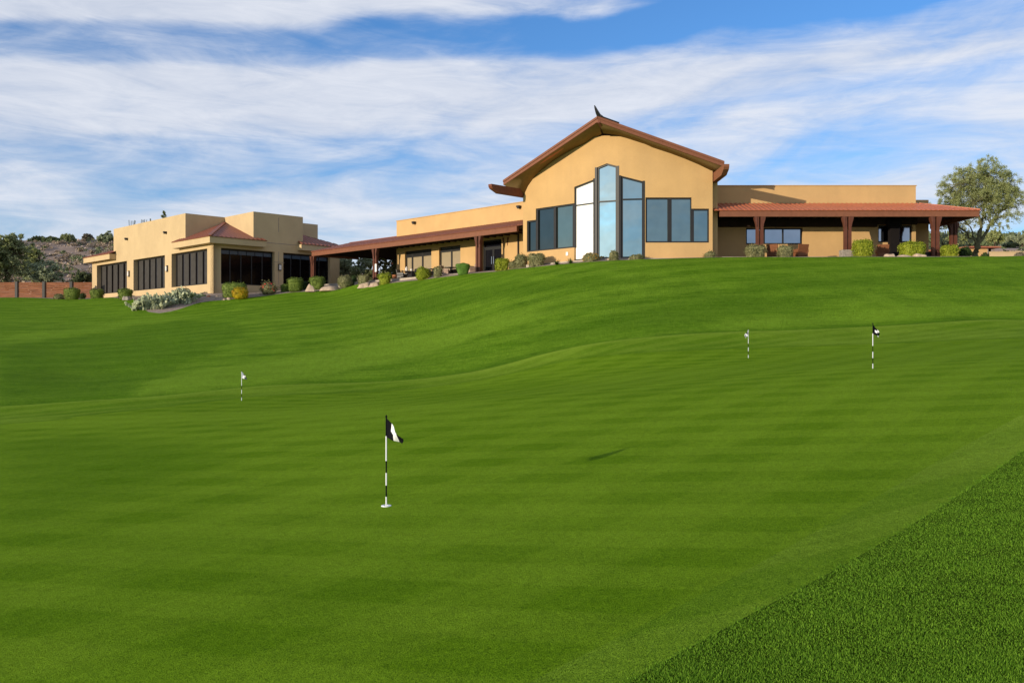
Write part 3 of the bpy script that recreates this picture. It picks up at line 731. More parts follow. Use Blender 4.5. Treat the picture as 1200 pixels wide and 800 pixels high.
# right wing
FW = Wall(13.3,62.6,1,0); FWL = 14.65
mb = MB(); hw = rect(16.2-13.3,20.12-13.3,6.72,7.86); hw2 = rect(25.35-13.3,27.72-13.3,6.85,8.05)
wall_panel(mb, FW, rect(0,FWL,ZB,9.3), [hw,hw2], -.4, 0)
mb.box((13.4,63.0,9.3-4.4),(27.9,72,9.28))
mb.build('wall', M['stucco'], CH)
mb = MB(); mb.box((13.3,62.6,9.3),(27.95,72.1,10.75)); mb.box((13.25,62.55,10.75),(28.0,72.15,10.80)); mb.build('parapet', M['stucco'], CH)
mb = MB(); mb.box((27.95,66.0,ZB),(30.4,72.1,10.32)); mb.build('wall', M['stucco'], CH)
window(FW, 2.9, 6.82, 6.72, 7.86, [4.2,5.5], CH, 'pane_grey', frame='black_metal', bar=.10)
window(FW, 12.05, 14.42, 6.85, 8.05, [13.25], CH, 'pane_grey', frame='black_metal', bar=.10)
mb = MB(); mb.box((25.95,62.0,5.5),(26.55,62.45,8.3)); mb.box((25.8,61.95,7.9),(26.7,62.5,8.3)); mb.build('column', M['dark_inside'], CH)
mb = MB(); mb.box((27.6,60.3,5.56),(28.9,60.9,5.95)); mb.build('planter_box', M['black_metal'], CH)

def porch_post(x, y, z0, z1, ang=0.0, base=False, name='porch_post', gap=.29, lit='post_paint'):
    """two square posts side by side with flared brackets under the beam"""
    F = Wall(x, y, math.cos(ang), math.sin(ang))
    mb = MB()
    for s in (-1,1): mb.fbox(F, s*gap/2-.09, s*gap/2+.09, z0+(.45 if base else 0), z1, -.12, .12)
    mb.fbox(F, -.10, .10, z0+.5, z1-.9, -.05, .05)
    o = mb.build(name, M[lit], CH)
    for s in (-1,1):
        mb = MB()
        pts = [(s*.235,z1-.66),(s*.26,z1-.46),(s*.34,z1-.22),(s*.38,z1),(s*.17,z1),(s*.17,z1-.66)]
        vs = [F.p(u,z,.16) for u,z in pts] + [F.p(u,z,-.16) for u,z in pts]; n = 6
        mb.add(vs, [tuple(range(n)), tuple(reversed(range(n,2*n)))] + [(i,i+n,(i+1)%n+n,(i+1)%n) for i in range(n)])
        mb.build('bracket', M[lit], o)
    if base:
        mb = MB(); mb.fbox(F, -.46,.46, z0, z0+.55, -.3,.3); mb.build('stone_base', M['stone'], o, bevel=.03)
    return o
PX = lambda px, Y: (px-600)/FPX*Y
for px, bs in ((890,False),(993,True),(1096,False)): porch_post(PX(px,59.95), 59.95, 5.5, 8.26, 0, bs)
porch_post(PX(1117,63.4), 63.4, 5.5, 8.3, 0, False)
# porch roof and beams, right side
XE = 30.9
mb = MB(); mb.box((13.75,59.80,8.25),(XE,60.02,8.62)); mb.box((XE-.22,60.02,8.25),(XE,66.4,8.62)); mb.build('porch_beam', M['beam_paint'], CH)
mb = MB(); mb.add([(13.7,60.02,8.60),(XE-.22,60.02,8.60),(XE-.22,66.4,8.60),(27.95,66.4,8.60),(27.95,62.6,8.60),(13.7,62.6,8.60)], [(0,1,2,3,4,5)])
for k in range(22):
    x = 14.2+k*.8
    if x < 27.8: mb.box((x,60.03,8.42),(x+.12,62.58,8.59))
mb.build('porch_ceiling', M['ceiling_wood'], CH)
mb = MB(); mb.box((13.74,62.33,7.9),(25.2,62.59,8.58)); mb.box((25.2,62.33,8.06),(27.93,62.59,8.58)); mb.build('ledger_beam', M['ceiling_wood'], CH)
dz = .86/2.8
sheet_roof('porch_roof', CH, M['clay_metal'], (13.34,59.72,8.66), (XE+.08,59.72,8.66), (0,1,dz), lambda u: min(2.85, max(.0,(XE+.08-13.34)-u)))
sheet_roof('porch_roof', CH, M['clay_metal'], (XE+.08,59.72,8.66), (XE+.08,66.5,8.66), (-1,0,dz), lambda u: min(2.85,u))
mb = MB(); mb.bar((XE+.05,59.75,8.72),(28.2,62.57,9.55),.16,.06); mb.build('hip_cap', M['clay_metal'], CH)

# left wing at 45 degrees
WL = (-10.5,82.3); FV = Wall(*WL, 1, -1); VL = 17.9
mb = MB()
w1 = (FV.u(474.5),FV.u(505.5)); w2 = (FV.u(514.5),FV.u(539.5)); dr = (FV.u(565),FV.u(587.5))
wall_panel(mb, FV, rect(0,VL,ZB,9.35), [rect(*w1,5.6,8.09), rect(*w2,5.6,8.12), rect(*dr,5.46,8.25)], -.35, 0)
mb.build('wall', M['stucco'], CH)
mb = MB()
q = [FV.p(0,0,0)[:2], FV.p(VL,0,0)[:2], FV.p(VL,0,-9)[:2], FV.p(0,0,-9)[:2]]
mb.prism(q, 9.35, 10.92)
q2 = [FV.p(-.05,0,.05)[:2], FV.p(VL,0,.05)[:2], FV.p(VL,0,-9)[:2], FV.p(-.05,0,-9)[:2]]; mb.prism(q2, 10.92, 10.97)
mb.build('parapet', M['stucco'], CH)
mb = MB(); mb.prism([FV.p(0,0,-.36)[:2], FV.p(VL,0,-.36)[:2], FV.p(VL,0,-9)[:2], FV.p(0,0,-9)[:2]], ZB, 9.34)
mb.build('wall', M['stucco'], CH)
window(FV, *w1, 5.6, 8.09, [FV.u(481.5),FV.u(493.5)], CH, 'tan_blind', frame='black_metal', bar=.20, rows=(7.88,7.75,7.62), plabel='tan blind behind the glass')
window(FV, *w2, 5.6, 8.12, [FV.u(527.5)], CH, 'tan_blind', frame='black_metal', bar=.18, rows=(7.9,7.75), plabel='tan blind behind the glass')
# entry doors
dmid = .5*(dr[0]+dr[1]); mb = MB()
mb.fbox(FV, dr[0], dr[0]+.1, 5.46, 8.25, -.3, -.15); mb.fbox(FV, dr[1]-.1, dr[1], 5.46, 8.25, -.3, -.15); mb.fbox(FV, dr[0]+.1, dr[1]-.1, 8.13, 8.25, -.3, -.152); mb.fbox(FV, dr[0]+.1, dr[1]-.1, 7.6, 7.7, -.3,-.155)
df = mb.build('door_frame', M['black_metal'], CH)
mb = MB(); mb.fbox(FV, dr[0]+.05, dr[1]-.05, 7.65, 8.2, -.27, -.24); mb.build('transom', M['pane_black'], df)
for s in (0,1):
    a, b = (dr[0]+.1, dmid-.01) if s == 0 else (dmid+.01, dr[1]-.1)
    mb = MB(); mb.fbox(FV,a,a+.09,5.5,7.6,-.26,-.2); mb.fbox(FV,b-.09,b,5.5,7.6,-.26,-.2); mb.fbox(FV,a+.09,b-.09,5.5,5.7,-.26,-.202); mb.fbox(FV,a+.09,b-.09,7.48,7.6,-.26,-.202)
    d = mb.build('door', M['black_metal'], CH)
    mb = MB(); mb.fbox(FV,a+.05,b-.05,5.6,7.55,-.245,-.225); mb.build('pane', M['pane_black'], d)
    mb = MB(); hx = dmid-.12 if s == 0 else dmid+.12
    mb.fbox(FV,hx-.025,hx+.025,6.3,6.9,-.14,-.10); mb.fbox(FV,hx-.02,hx+.02,6.35,6.4,-.2,-.14); mb.fbox(FV,hx-.02,hx+.02,6.8,6.85,-.2,-.14)
    mb.build('handle', mat('steel','x' and (.6,.6,.6),.25,.5,1.0), d)
mb = MB(); mb.fbox(FV, FV.u(608)-.05, FV.u(608)+.05, 5.45, 8.5, .02, .12); mb.build('downpipe', M['black_metal'], CH)
# porch of the left wing
FP = Wall(-19.4,87.6,1,-1); PLN = 27.93; DP = 2.7
mb = MB(); mb.fbox(FP,0,PLN,8.25,8.64,-.22,0); mb.fbox(FP,0,.22,8.25,8.64,-5.4,-.22); mb.fbox(FP,.0,10.0,8.15,8.62,-10.2,-10.0)
mb.build('porch_beam', M['beam_paint'], CH)
mb = MB()
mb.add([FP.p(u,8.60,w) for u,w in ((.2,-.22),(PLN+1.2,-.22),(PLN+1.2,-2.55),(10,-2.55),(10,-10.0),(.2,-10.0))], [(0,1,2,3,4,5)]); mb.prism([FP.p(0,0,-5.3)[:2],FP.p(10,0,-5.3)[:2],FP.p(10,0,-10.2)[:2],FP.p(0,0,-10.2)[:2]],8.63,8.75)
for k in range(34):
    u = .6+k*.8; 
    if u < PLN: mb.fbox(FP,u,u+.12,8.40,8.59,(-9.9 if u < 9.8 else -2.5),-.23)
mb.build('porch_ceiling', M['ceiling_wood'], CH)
up = (-FP.nx, -FP.ny, .31)
e0 = FP.p(-.08,8.68,.08); e1 = FP.p(PLN+1.0,8.68,.08)
sheet_roof('porch_roof', CH, M['porch_clay'], e0, e1, up, lambda u: min(DP+.05,u))
sheet_roof('porch_roof', CH, M['porch_clay'], FP.p(-.08,8.68,-5.5), e0, (FP.dx,FP.dy,.31), lambda u: min(u, 5.58-u, DP+.05))
sheet_roof('porch_roof', CH, M['porch_clay'], FP.p(10.0,8.68,-5.5), FP.p(-.08,8.68,-5.5), (FP.nx,FP.ny,.31), lambda u: min(DP+.05, 10.08-u))
mb = MB(); mb.bar(FP.p(2.65,9.55,-2.65), FP.p(10.0,9.55,-2.65), .2,.07); mb.build('hip_cap', M['porch_clay'], CH)
for px, w in ((365.5,-.15),(438.5,-.15),(559.5,-.15)):
    u = FP.u(px); x, y, _ = FP.p(u,0,w); porch_post(x, y, 5.2, 8.26, -math.pi/4, False, gap=.34)
u = Wall(-19.4+1.9,87.6+1.9,1,-1).u(594); x,y,_ = Wall(-17.5,89.5,1,-1).p(u,0,0); porch_post(x,y,5.45,8.3,-math.pi/4,False)
u0 = FP.u(365.5); x,y,_ = FP.p(.3,0,-9.8); porch_post(x,y,5.2,8.26,-math.pi/4,False)
# roof scuppers and spot lamps
def scupper(F, px, py, parent, w=.0):
    u,z = F.uz(px,py); mb = MB()
    mb.fbox(F,u-.15,u+.15,z-.08,z+.05,w,w+.30); o = mb.build('spot_lamp', M['black_metal'], parent)
    mb = MB(); mb.fbox(F,u-.10,u+.10,z-.18,z-.08,w+.06,w+.26); mb.build('lamp_head', M['bronze'], o)
scupper(FV, 486.5, 260.5, CH); scupper(FV, 609.5, 242, CH)
# pavement under the porches
mb = MB(); mb.prism([(13.72,59.0),(31.6,59.0),(31.6,70),(13.72,70)], 5.2, 5.52); o = mb.build('patio', M['concrete']); o['kind'] = 'structure'
mb = MB(); mb.prism([FP.p(-.6,0,.35)[:2], FP.p(PLN+.2,0,.35)[:2], FP.p(PLN+1.5,0,-3.4)[:2], FP.p(10,0,-3.4)[:2], FP.p(10,0,-5.8)[:2], FP.p(-.6,0,-5.8)[:2]], 5.0, 5.40); o = mb.build('patio', M['concrete']); o['kind'] = 'structure'
mb = MB(); mb.prism([(1.0,64.6),(5.4,60.0),(7.0,59.4),(13.6,59.4),(13.6,60.3),(7,60.3),(5.7,61),(1.5,65.3)], 5.0, 5.47); o = mb.build('path', M['concrete']); o['kind'] = 'structure'

# ------------------------------------------------------------------ side building
SBX = (-27.3,82.7)
SB = empty('side_building', (SBX[0],SBX[1],4.2), 'pale stucco flat-roofed building with dark screened windows and red hip roofs', 'building')
LA, LBB = 29.27, 13.7
def ab(a, b): return (SBX[0]-S2*a+S2*b, SBX[1]+S2*a+S2*b)
FA = Wall(*ab(LA,0), 1, -1)      # sunlit side, u = LA - a
FB = Wall(*SBX, 1, 1)            # shaded side, u = b
ZS = 3.0
mb = MB(); wins = [(FA.u(a),FA.u(b)) for a,b in ((113.5,148.7),(156.4,193.2),(201,242.8))]
bws = [(FB.u(259),FB.u(321.8)),(FB.u(332),FB.u(387))]
wall_panel(mb, FA, rect(0,LA,ZS,9.0), [rect(a,b,5.3,8.58) for a,b in wins], -.6, 0)
wall_panel(mb, FB, rect(0,LBB,ZS,9.0), [rect(a,b,5.3,8.62) for a,b in bws], -.6, 0)
mb.prism([ab(LA-.01,.6),ab(.6,.6),ab(.6,13.69),ab(LA-.01,13.69)], ZS, 8.98)
mb.build('wall', M['stucco_pale'], SB)
mb = MB(); mb.prism([ab(*p) for p in ((5.66,0),(23.05,0),(23.05,4),(LA,4),(LA,LBB),(4,LBB),(4,12.7),(4,9.4),(0,9.4),(0,4.03),(5.66,4.03))], 9.0, 12.28)
mb.build('parapet', M['stucco_pale'], SB)
def eave(pts):
    mb = MB(); mb.prism([ab(*p) for p in pts], 8.93, 9.50); mb.build('eave_band', M['stucco_pale'], SB)
eave([(-.7,-.7),(7.0,-.7),(7.0,0),(0,0),(0,5.0),(-.7,5.0)])
eave([(22.4,-.7),(LA+.7,-.7),(LA+.7,5),(LA,5),(LA,0),(22.4,0)])
eave([(-.7,8.8),(0,8.8),(0,LBB),(4,LBB),(4,LBB+.7),(-.7,LBB+.7)])
def p3(a,b,z): x,y = ab(a,b); return Vector((x,y,z))
def tri_roof(e0, e1, apex, m_='dark_clay'):
    """ribbed triangular roof face: eave e0-e1 and an apex"""
    e0,e1,apex = Vector(e0),Vector(e1),Vector(apex); d = (e1-e0); L = d.length; d.normalize()
    ua = (apex-e0).dot(d); up = apex-e0-d*ua
    return sheet_roof('roof', SB, M[m_], e0, e1, up, lambda u: max(0,min(u/ua if ua>0 else 1, (L-u)/(L-ua))), rib=.42, rh=.05)
ap = p3(5.66,4.03,11.75)
tri_roof(p3(7.1,-.78,9.52), p3(-.78,-.78,9.52), ap); tri_roof(p3(-.78,-.78,9.52), p3(-.78,5.1,9.52), ap)
ap2 = p3(23.0,4.0,11.2)
tri_roof(p3(LA+.78,-.78,9.52), p3(22.3,-.78,9.52), ap2); tri_roof(p3(LA+.78,5.1,9.52), p3(LA+.78,-.78,9.52), ap2)
ap3 = p3(4.0,9.4,11.4)
tri_roof(p3(-.78,8.7,9.52), p3(-.78,LBB+.78,9.52), ap3); tri_roof(p3(-.78,LBB+.78,9.52), p3(5,LBB+.78,9.52), ap3)
mb = MB(); mb.bar(p3(-.78,-.78,9.58), ap+Vector((0,0,.05)), .3,.08); mb.build('hip_cap', M['dark_clay'], SB)
# screened windows: vertical fabric screens between dark mullions
for a,b in wins:
    o = window(FA, a, b, 5.3, 8.58, 6, SB, 'pane_black', frame='black_metal', recess=.45, bar=.16, edge=.14, depth=.1)
    mb = MB(); n = 5
    for k in range(n):
        x0 = a+.16+(b-a-.32)*(k+.16)/n; x1 = a+.16+(b-a-.32)*(k+.86)/n; mb.fbox(FA, x0, x1, 5.42, 8.44, -.50+.02*k%.04, -.43)
    mb.build('screen', M['screen'], o)
for a,b in bws:
    o = window(FB, a, b, 5.3, 8.62, 5, SB, 'pane_black', frame='black_metal', recess=.4, bar=.10, edge=.12)
    mb = MB(); n = 6 if a < 3 else 5
    for k in range(n):
        x0 = a+.14+(b-a-.28)*(k+.04)/n; x1 = a+.14+(b-a-.28)*(k+.96)/n; mb.fbox(FB, x0, x1, 8.12, 8.45, -.40, -.37)
    mb.build('transom', M['transom'], o)
for F,px,py in ((FA,151.5,321),(FA,196.3,315),(FB,327.5,313.5)):
    u,z = F.uz(px,py); mb = MB(); mb.fbox(F,u-.16,u+.16,z-.30,z+.34,.002,.08); o = mb.build('wall_lamp', M['bronze'], SB)
    mb = MB(); mb.fbox(F,u-.11,u+.11,z-.22,z+.24,.08,.20); mb.build('lamp_glass', M['lamp_glass'], o, bevel=.03)
scupper(FA,149.5,279.5,SB); scupper(FA,195,272,SB)
# fine control joints in the shaded wall
mb = MB()
for F,segs in ((FB,(((297,283),(355,287)),((326.5,255),(326.5,272)),((326.5,295),(326.5,333)),((321,307),(333,308)))),):
    for (a,b) in segs:
        (u0,z0),(u1,z1) = F.uz(*a),F.uz(*b)
        if abs(u1-u0) > .3: mb.fbox(F,u0,u1,z0-.02,z0+.02,.001,.012)
        else: mb.fbox(F,u0-.02,u0+.02,min(z0,z1),max(z0,z1),.001,.012)
mb.build('control_joint', M['tile_grey'], SB)
# thin gas pipe / door step light on the sunlit left facet of the hall
u,z = FL.uz(665,297.5); mb = MB(); mb.fbox(FL,u-.09,u+.09,z-.12,z+.12,.002,.07); mb.build('outlet_cover', M['white'], CH)
# ------------------------------------------------------------------ fence
FN = empty('wooden_fence', (-54,101,4.7), 'low reddish plank fence with dark posts below the desert hillside', 'fence')
for k in range(9):
    x0 = (-64.45 + k*3.05)
    if x0 > -47.6: break
    mb = MB(); z0 = 4.66
    for j in range(9):
        mb.box((x0+.16, 101-.02-.004*(j%2), z0+.05+j*.212), (min(x0+2.89,-46.9), 101.02, z0+.05+j*.212+.178))
    mb.build('plank_panel', M['fence_wood'], FN)
    mb = MB(); mb.box((x0-.14,100.85,4.2),(x0+.14,101.12,6.66)); mb.box((x0-.17,100.82,6.66),(x0+.17,101.15,6.70)); mb.build('post', M['black_metal'], FN)

# ------------------------------------------------------------------ plants
def leaf_cloud(pts, nrm, size, jit=.9, aspect=1.6):
    """one small bent quad per point, facing roughly along nrm"""
    n = len(pts); nrm = nrm + rng.normal(0, jit, (n,3)); nrm /= np.linalg.norm(nrm,axis=1,keepdims=True)+1e-9
    t = rng.normal(0,1,(n,3)); t -= (t*nrm).sum(1,keepdims=True)*nrm; t /= np.linalg.norm(t,axis=1,keepdims=True)+1e-9
    b = np.cross(nrm,t); s = size*rng.uniform(.6,1.35,(n,1))
    a0 = pts - t*s*.5*aspect; a1 = pts - b*s*.42; a2 = pts + t*s*.5*aspect; a3 = pts + b*s*.42
    v = np.stack([a0,a1,a2,a3],1).reshape(-1,3); f = np.arange(4*n).reshape(-1,4)
    return v, f
def cat_mesh(parts):
    V=[];F=[];k=0
    for v,f in parts: V.append(v); F.append(f+k); k+=len(v)
    return np.concatenate(V), np.concatenate(F)
def core_blob(w, d, hh, taper, shape):
    """closed lumpy surface under the leaves (quads); taper >0 is wider at the top"""
    nu, nv = 20, 10; th = np.linspace(0,2*np.pi,nu,endpoint=False); V=[]
    for j in range(nv+1):
        s = j/nv; ph = (s-.5)*np.pi*.999; e = .35 if shape=='box' else .8
        r = abs(np.cos(ph))**e; zz = (np.sign(np.sin(ph))*abs(np.sin(ph))**e*.5+.5)
        k = 1 + taper*(zz-.7)
        c, s_ = np.cos(th), np.sin(th); q = .55 if shape=='box' else 1.0
        V.append(np.stack([np.sign(c)*abs(c)**q*w/2*r*k, np.sign(s_)*abs(s_)**q*d/2*r*k, np.full(nu, zz*hh)],1))
    V = np.concatenate(V); F = [(j*nu+i, j*nu+(i+1)%nu, (j+1)*nu+(i+1)%nu, (j+1)*nu+i) for j in range(nv) for i in range(nu)]
    return V, np.array(F)
def bush(px0, px1, py0, py1, Y, material, label, name='clipped_shrub', shape='box', taper=.25, n=1500, leaf=.065, cat='shrub', group='clipped shrubs along the buildings', loose=.03, depth=None, bloom=None, zb=None):
    w = (px1-px0)/FPX*Y*.93; x = ((px0+px1)/2-600)/FPX*Y; hh = (py1-py0)/FPX*Y*.93 + .12
    zb = (400-py1)/FPX*Y - .12 if zb is None else zb
    d = depth or min(w, 1.3); o = None
    V, F = core_blob(w*.93, d*.93, hh*.96, taper, shape)
    tri = V[F]; ar = np.linalg.norm(np.cross(tri[:,1]-tri[:,0], tri[:,3]-tri[:,0]),axis=1); ar /= ar.sum()
    def sample(m):
        k = rng.choice(len(F), m, p=ar); a, b = rng.random((2,m,1)); t = tri[k]
        p = (t[:,0]*(1-a)+t[:,1]*a)*(1-b) + (t[:,3]*(1-a)+t[:,2]*a)*b
        nn = np.cross(t[:,1]-t[:,0], t[:,3]-t[:,0]); nn /= np.linalg.norm(nn,axis=1,keepdims=True)+1e-9
        return p, nn
    p, nn = sample(n); lump = .05*np.sin(p[:,:1]*9+x*3)+.05*np.sin(p[:,2:]*8+x)
    p = p + nn*(rng.exponential(loose,(n,1)) + lump*.6 + .01)
    v1, f1 = leaf_cloud(p, nn, leaf)
    V2, F2 = cat_mesh([(V*np.array([.97,.97,.98]), F), (v1,f1)])
    if bloom:
        e = empty(name, (x,Y,zb), label, cat, group)
        quick_mesh('foliage', V2, F2, M[material], e, world=False)
        pb_, nb = sample(int(n*.16)); keep = pb_[:,2] > hh*.35; pb_, nb = pb_[keep], nb[keep]
        vb, fb = leaf_cloud(pb_+nb*.07, nb, leaf*1.25, aspect=1.1); quick_mesh('blossoms', vb, fb, M[bloom], e, world=False)
        return e
    o = quick_mesh(name, V2, F2, M[material]); o.location = (x,Y,zb)
    return tag(o, label, cat, group)
HG = 'hedge_green'
bush(63,75,344.5,351,97,'hedge_grey','low green mound at the foot of the plank fence','low_shrub','ball',.0,300,.12)
bush(75,94,337,350,95,HG,'square clipped shrub in front of the plank fence')
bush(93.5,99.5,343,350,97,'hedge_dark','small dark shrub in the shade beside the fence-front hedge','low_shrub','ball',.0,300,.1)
bush(106,121,338.5,350.5,93,HG,'clipped shrub at the far left corner of the pale building')
bush(139,155,338,350.5,87.5,HG,'clipped shrub between the first and second screened windows')
bush(206,222,338,349,82.6,'hedge_grey','clipped shrub behind the prickly pear under the third screened window')
bush(259,290,330,348,80.8,HG,'wide yellow-green hedge at the corner of the shaded wall', taper=.12, n=2200)
bush(271,292,336.5,349,80.0,'hedge_yellow','low shrub covered in yellow blossom before the wide hedge','flowering_shrub','ball',.1,1000,.07, bloom='orange_bloom', depth=1.2)
bush(305,324,331,344,82.2,'hedge_grey','leafy bush with bright red flowers against the shaded wall','flowering_shrub','ball',.1,1000,.09,loose=.08,bloom='red_bloom')
bush(329,339.5,332.5,341.5,83.3,HG,'small low shrub next to the red-flowered bush',taper=.1,n=600)
bush(337,355,325,340.5,82.6,HG,'tall square clipped shrub under the second shaded window')
bush(352.5,361,329,340.5,83.6,'hedge_dark','dark narrow shrub left of the pointed pale boulder','clipped_shrub','ball',.1,600)
bush(362,381,323,339,83.2,HG,'rounded clipped shrub behind the pointed pale boulder')
bush(395,414,322,336.5,81,'hedge_grey','grey-green clipped shrub under the breezeway roof',shape='ball',n=1500)
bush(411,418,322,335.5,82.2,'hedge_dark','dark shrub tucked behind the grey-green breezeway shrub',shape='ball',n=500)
bush(420,432,321.5,333.5,79.5,'hedge_grey','small clipped shrub left of the white-tagged porch post',n=800)
bush(444,458,320,332.5,77.0,'hedge_bright','lime-yellow clipped shrub right of the white-tagged porch post',n=1300)
bush(486,505,313,328,73.6,'hedge_bright','bright clipped shrub before the tan-blinded windows',shape='ball',taper=.35,n=1900)
bush(508,518.5,312.5,326,72.6,'hedge_grey','narrow clipped shrub in front of the wall between two blinded windows',taper=.15,n=1000)
bush(533.5,551.5,307.2,321.5,70.0,'hedge_smooth','smooth dense hedge clipped like a tub, left of the entry post',n=3200,leaf=.03,loose=.004,taper=.38)
bush(580,597.5,303,316.5,66.8,'hedge_bright','bright yellow-green clipped shrub outside the entry doors',n=1700)
bush(596,608,305.5,314.5,66.0,'hedge_grey','greyish round shrub touching the bright entry shrub',shape='ball',n=1000)
bush(603.5,617.5,299,314,65.2,'hedge_grey','tall grey-green clipped shrub at the inner corner of the hall',n=1500)
bush(619,638.5,297.5,312,62.8,'hedge_grey','broad grey-green clipped shrub under the dark hall windows',n=1900)
bush(682,703,296.2,307.8,59.5,'hedge_grey','low shrub with orange blossoms in front of the white pane','flowering_shrub','ball',.15,1500,.055,bloom='orange_bloom')
bush(714,724.5,294.5,306.3,59.0,'hedge_grey','small grey clipped shrub in front of the central tall pane',n=1000)
bush(737,755.5,298.5,306.0,59.1,'hedge_grey','low flat clipped mound in front of the slanted right pane',n=1300,shape='ball')
bush(825,838.5,295.5,302.5,59.4,'hedge_grey','tiny low shrub at the right corner of the hall','low_shrub',n=500)
bush(873,896.5,287,301.8,58.9,'hedge_grey','clipped shrub under the first right porch post',n=2000)
bush(911,928.5,287.5,301.8,58.8,'hedge_grey','pale grey clipped shrub between two wicker armchairs',n=2000,leaf=.05)
bush(1000,1022.5,281,301,58.9,'hedge_bright','tall bright clipped shrub beside the stone-based porch post',n=2600)
bush(1054,1083.5,284,300.5,59.0,'hedge_bright','long bright box hedge behind the three boulders',n=2800,taper=.12)
bush(1104,1121.5,287,300.5,59.6,'hedge_bright','clipped shrub at the end post of the right porch',n=1700,taper=.1)
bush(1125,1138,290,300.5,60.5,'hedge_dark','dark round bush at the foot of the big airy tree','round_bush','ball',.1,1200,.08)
bush(1152,1158,297,300.8,61.5,'hedge_dark','tiny dark bush on the lawn edge before the tan house','round_bush','ball',.1,300,.07,group='small bushes on the lawn edge')
bush(1189,1201,296.5,300.5,63,'scrub_grey','small dry bush on the lawn edge near the frame edge','round_bush','ball',.1,400,.07,group='small bushes on the lawn edge')
def weed(px, py, Y, label):
    x,y,z = W(px,py,Y); n=60; a = rng.uniform(0,2*np.pi,n); l_ = rng.uniform(.2,.5,n); e = rng.uniform(.2,1.2,n)
    t = np.stack([np.cos(a)*l_*np.cos(e), np.sin(a)*l_*np.cos(e), l_*np.sin(e)],1); s = np.stack([-np.sin(a),np.cos(a),a*0],1)*.03
    v = np.stack([t*0-s*.3, t*.5-s, t, t*.5+s],1).reshape(-1,3); o = quick_mesh('small_weed', v, np.arange(4*n).reshape(-1,4), M['hedge_dark']); o.location=(x,y,z)
    tag(o,label,'weed','weeds at the foot of the hall wall')
weed(652.5,310.5,59.8,'dark spiky weed under the angled hall wall, farther from the white pane'); weed(669,309,59.4,'small spiky weed just left of the white pane')

def rock(px0,px1,py0,py1,Y,label,material='rock',group='boulders by the lawn edge',pointy=0.0, name='boulder'):
    w = (px1-px0)/FPX*Y; x = ((px0+px1)/2-600)/FPX*Y; zb=(400-py1)/FPX*Y-.10; hh=(py1-py0)/FPX*Y+.04
    V,F = core_blob(w*.88, w*.7, hh*.8, -.35, 'box'); ph = rng.uniform(0,6,3)
    V = V*(1+.17*np.sin(V[:,[1,2,0]]*5/max(w,.4)+ph)+.10*np.sin(V[:,[2,0,1]]*11/max(w,.4)+ph))
    if pointy: k = np.clip(V[:,2]/hh,0,1); V[:,0] *= 1-k*pointy; V[:,1] *= 1-k*pointy
    o = quick_mesh(name, V, F, M[material], smooth=True); o.location=(x,Y,zb); m_=o.modifiers.new('s','SUBSURF'); m_.levels=m_.render_levels=1
    tag(o,label,'boulder',group)
rock(358,370,331.5,341,81.4,'pale pointed boulder in front of the rounded shrub',pointy=.6)
rock(375,398,334,340.3,81.0,'long flat pale boulder left of the breezeway shrubs')
rock(420,434,329.5,337,77.8,'pale round boulder left of the post with the white tag')
rock(433,445,329,335.5,77.2,'pale boulder at the foot of the post with the white tag')
rock(143,153,345,351,86.2,'greyish boulder under the shrub between screened windows','rock_grey')
rock(1036,1048.5,295,301.5,58.4,'leftmost of the three tan boulders by the box hedge')
rock(1050,1068,297.4,301.7,58.3,'low middle one of the three tan boulders by the box hedge')
rock(1069,1086.5,296,301.5,58.3,'rightmost of the three tan boulders by the box hedge')
rock(251,256,344.5,349,81,'small pinkish stone at the corner of the pale building','rock',pointy=.2)
rock(241,247,345,349,80.6,'small reddish stone left of the pale building corner','terracotta')
for k,(px,py,Y,lb_) in enumerate(((262,350.5,79.6,'pebble-sized pale stone in front of the wide hedge'),(268,349.5,79.8,'second pale stone, beside the yellow-blossom shrub'),(232,350,80,'small brown stone among the bed gravel near the cactus'))):
    rock(px-2.5,px+2.5,py-2,py+1,Y,lb_,'rock_grey' if k==2 else 'rock')

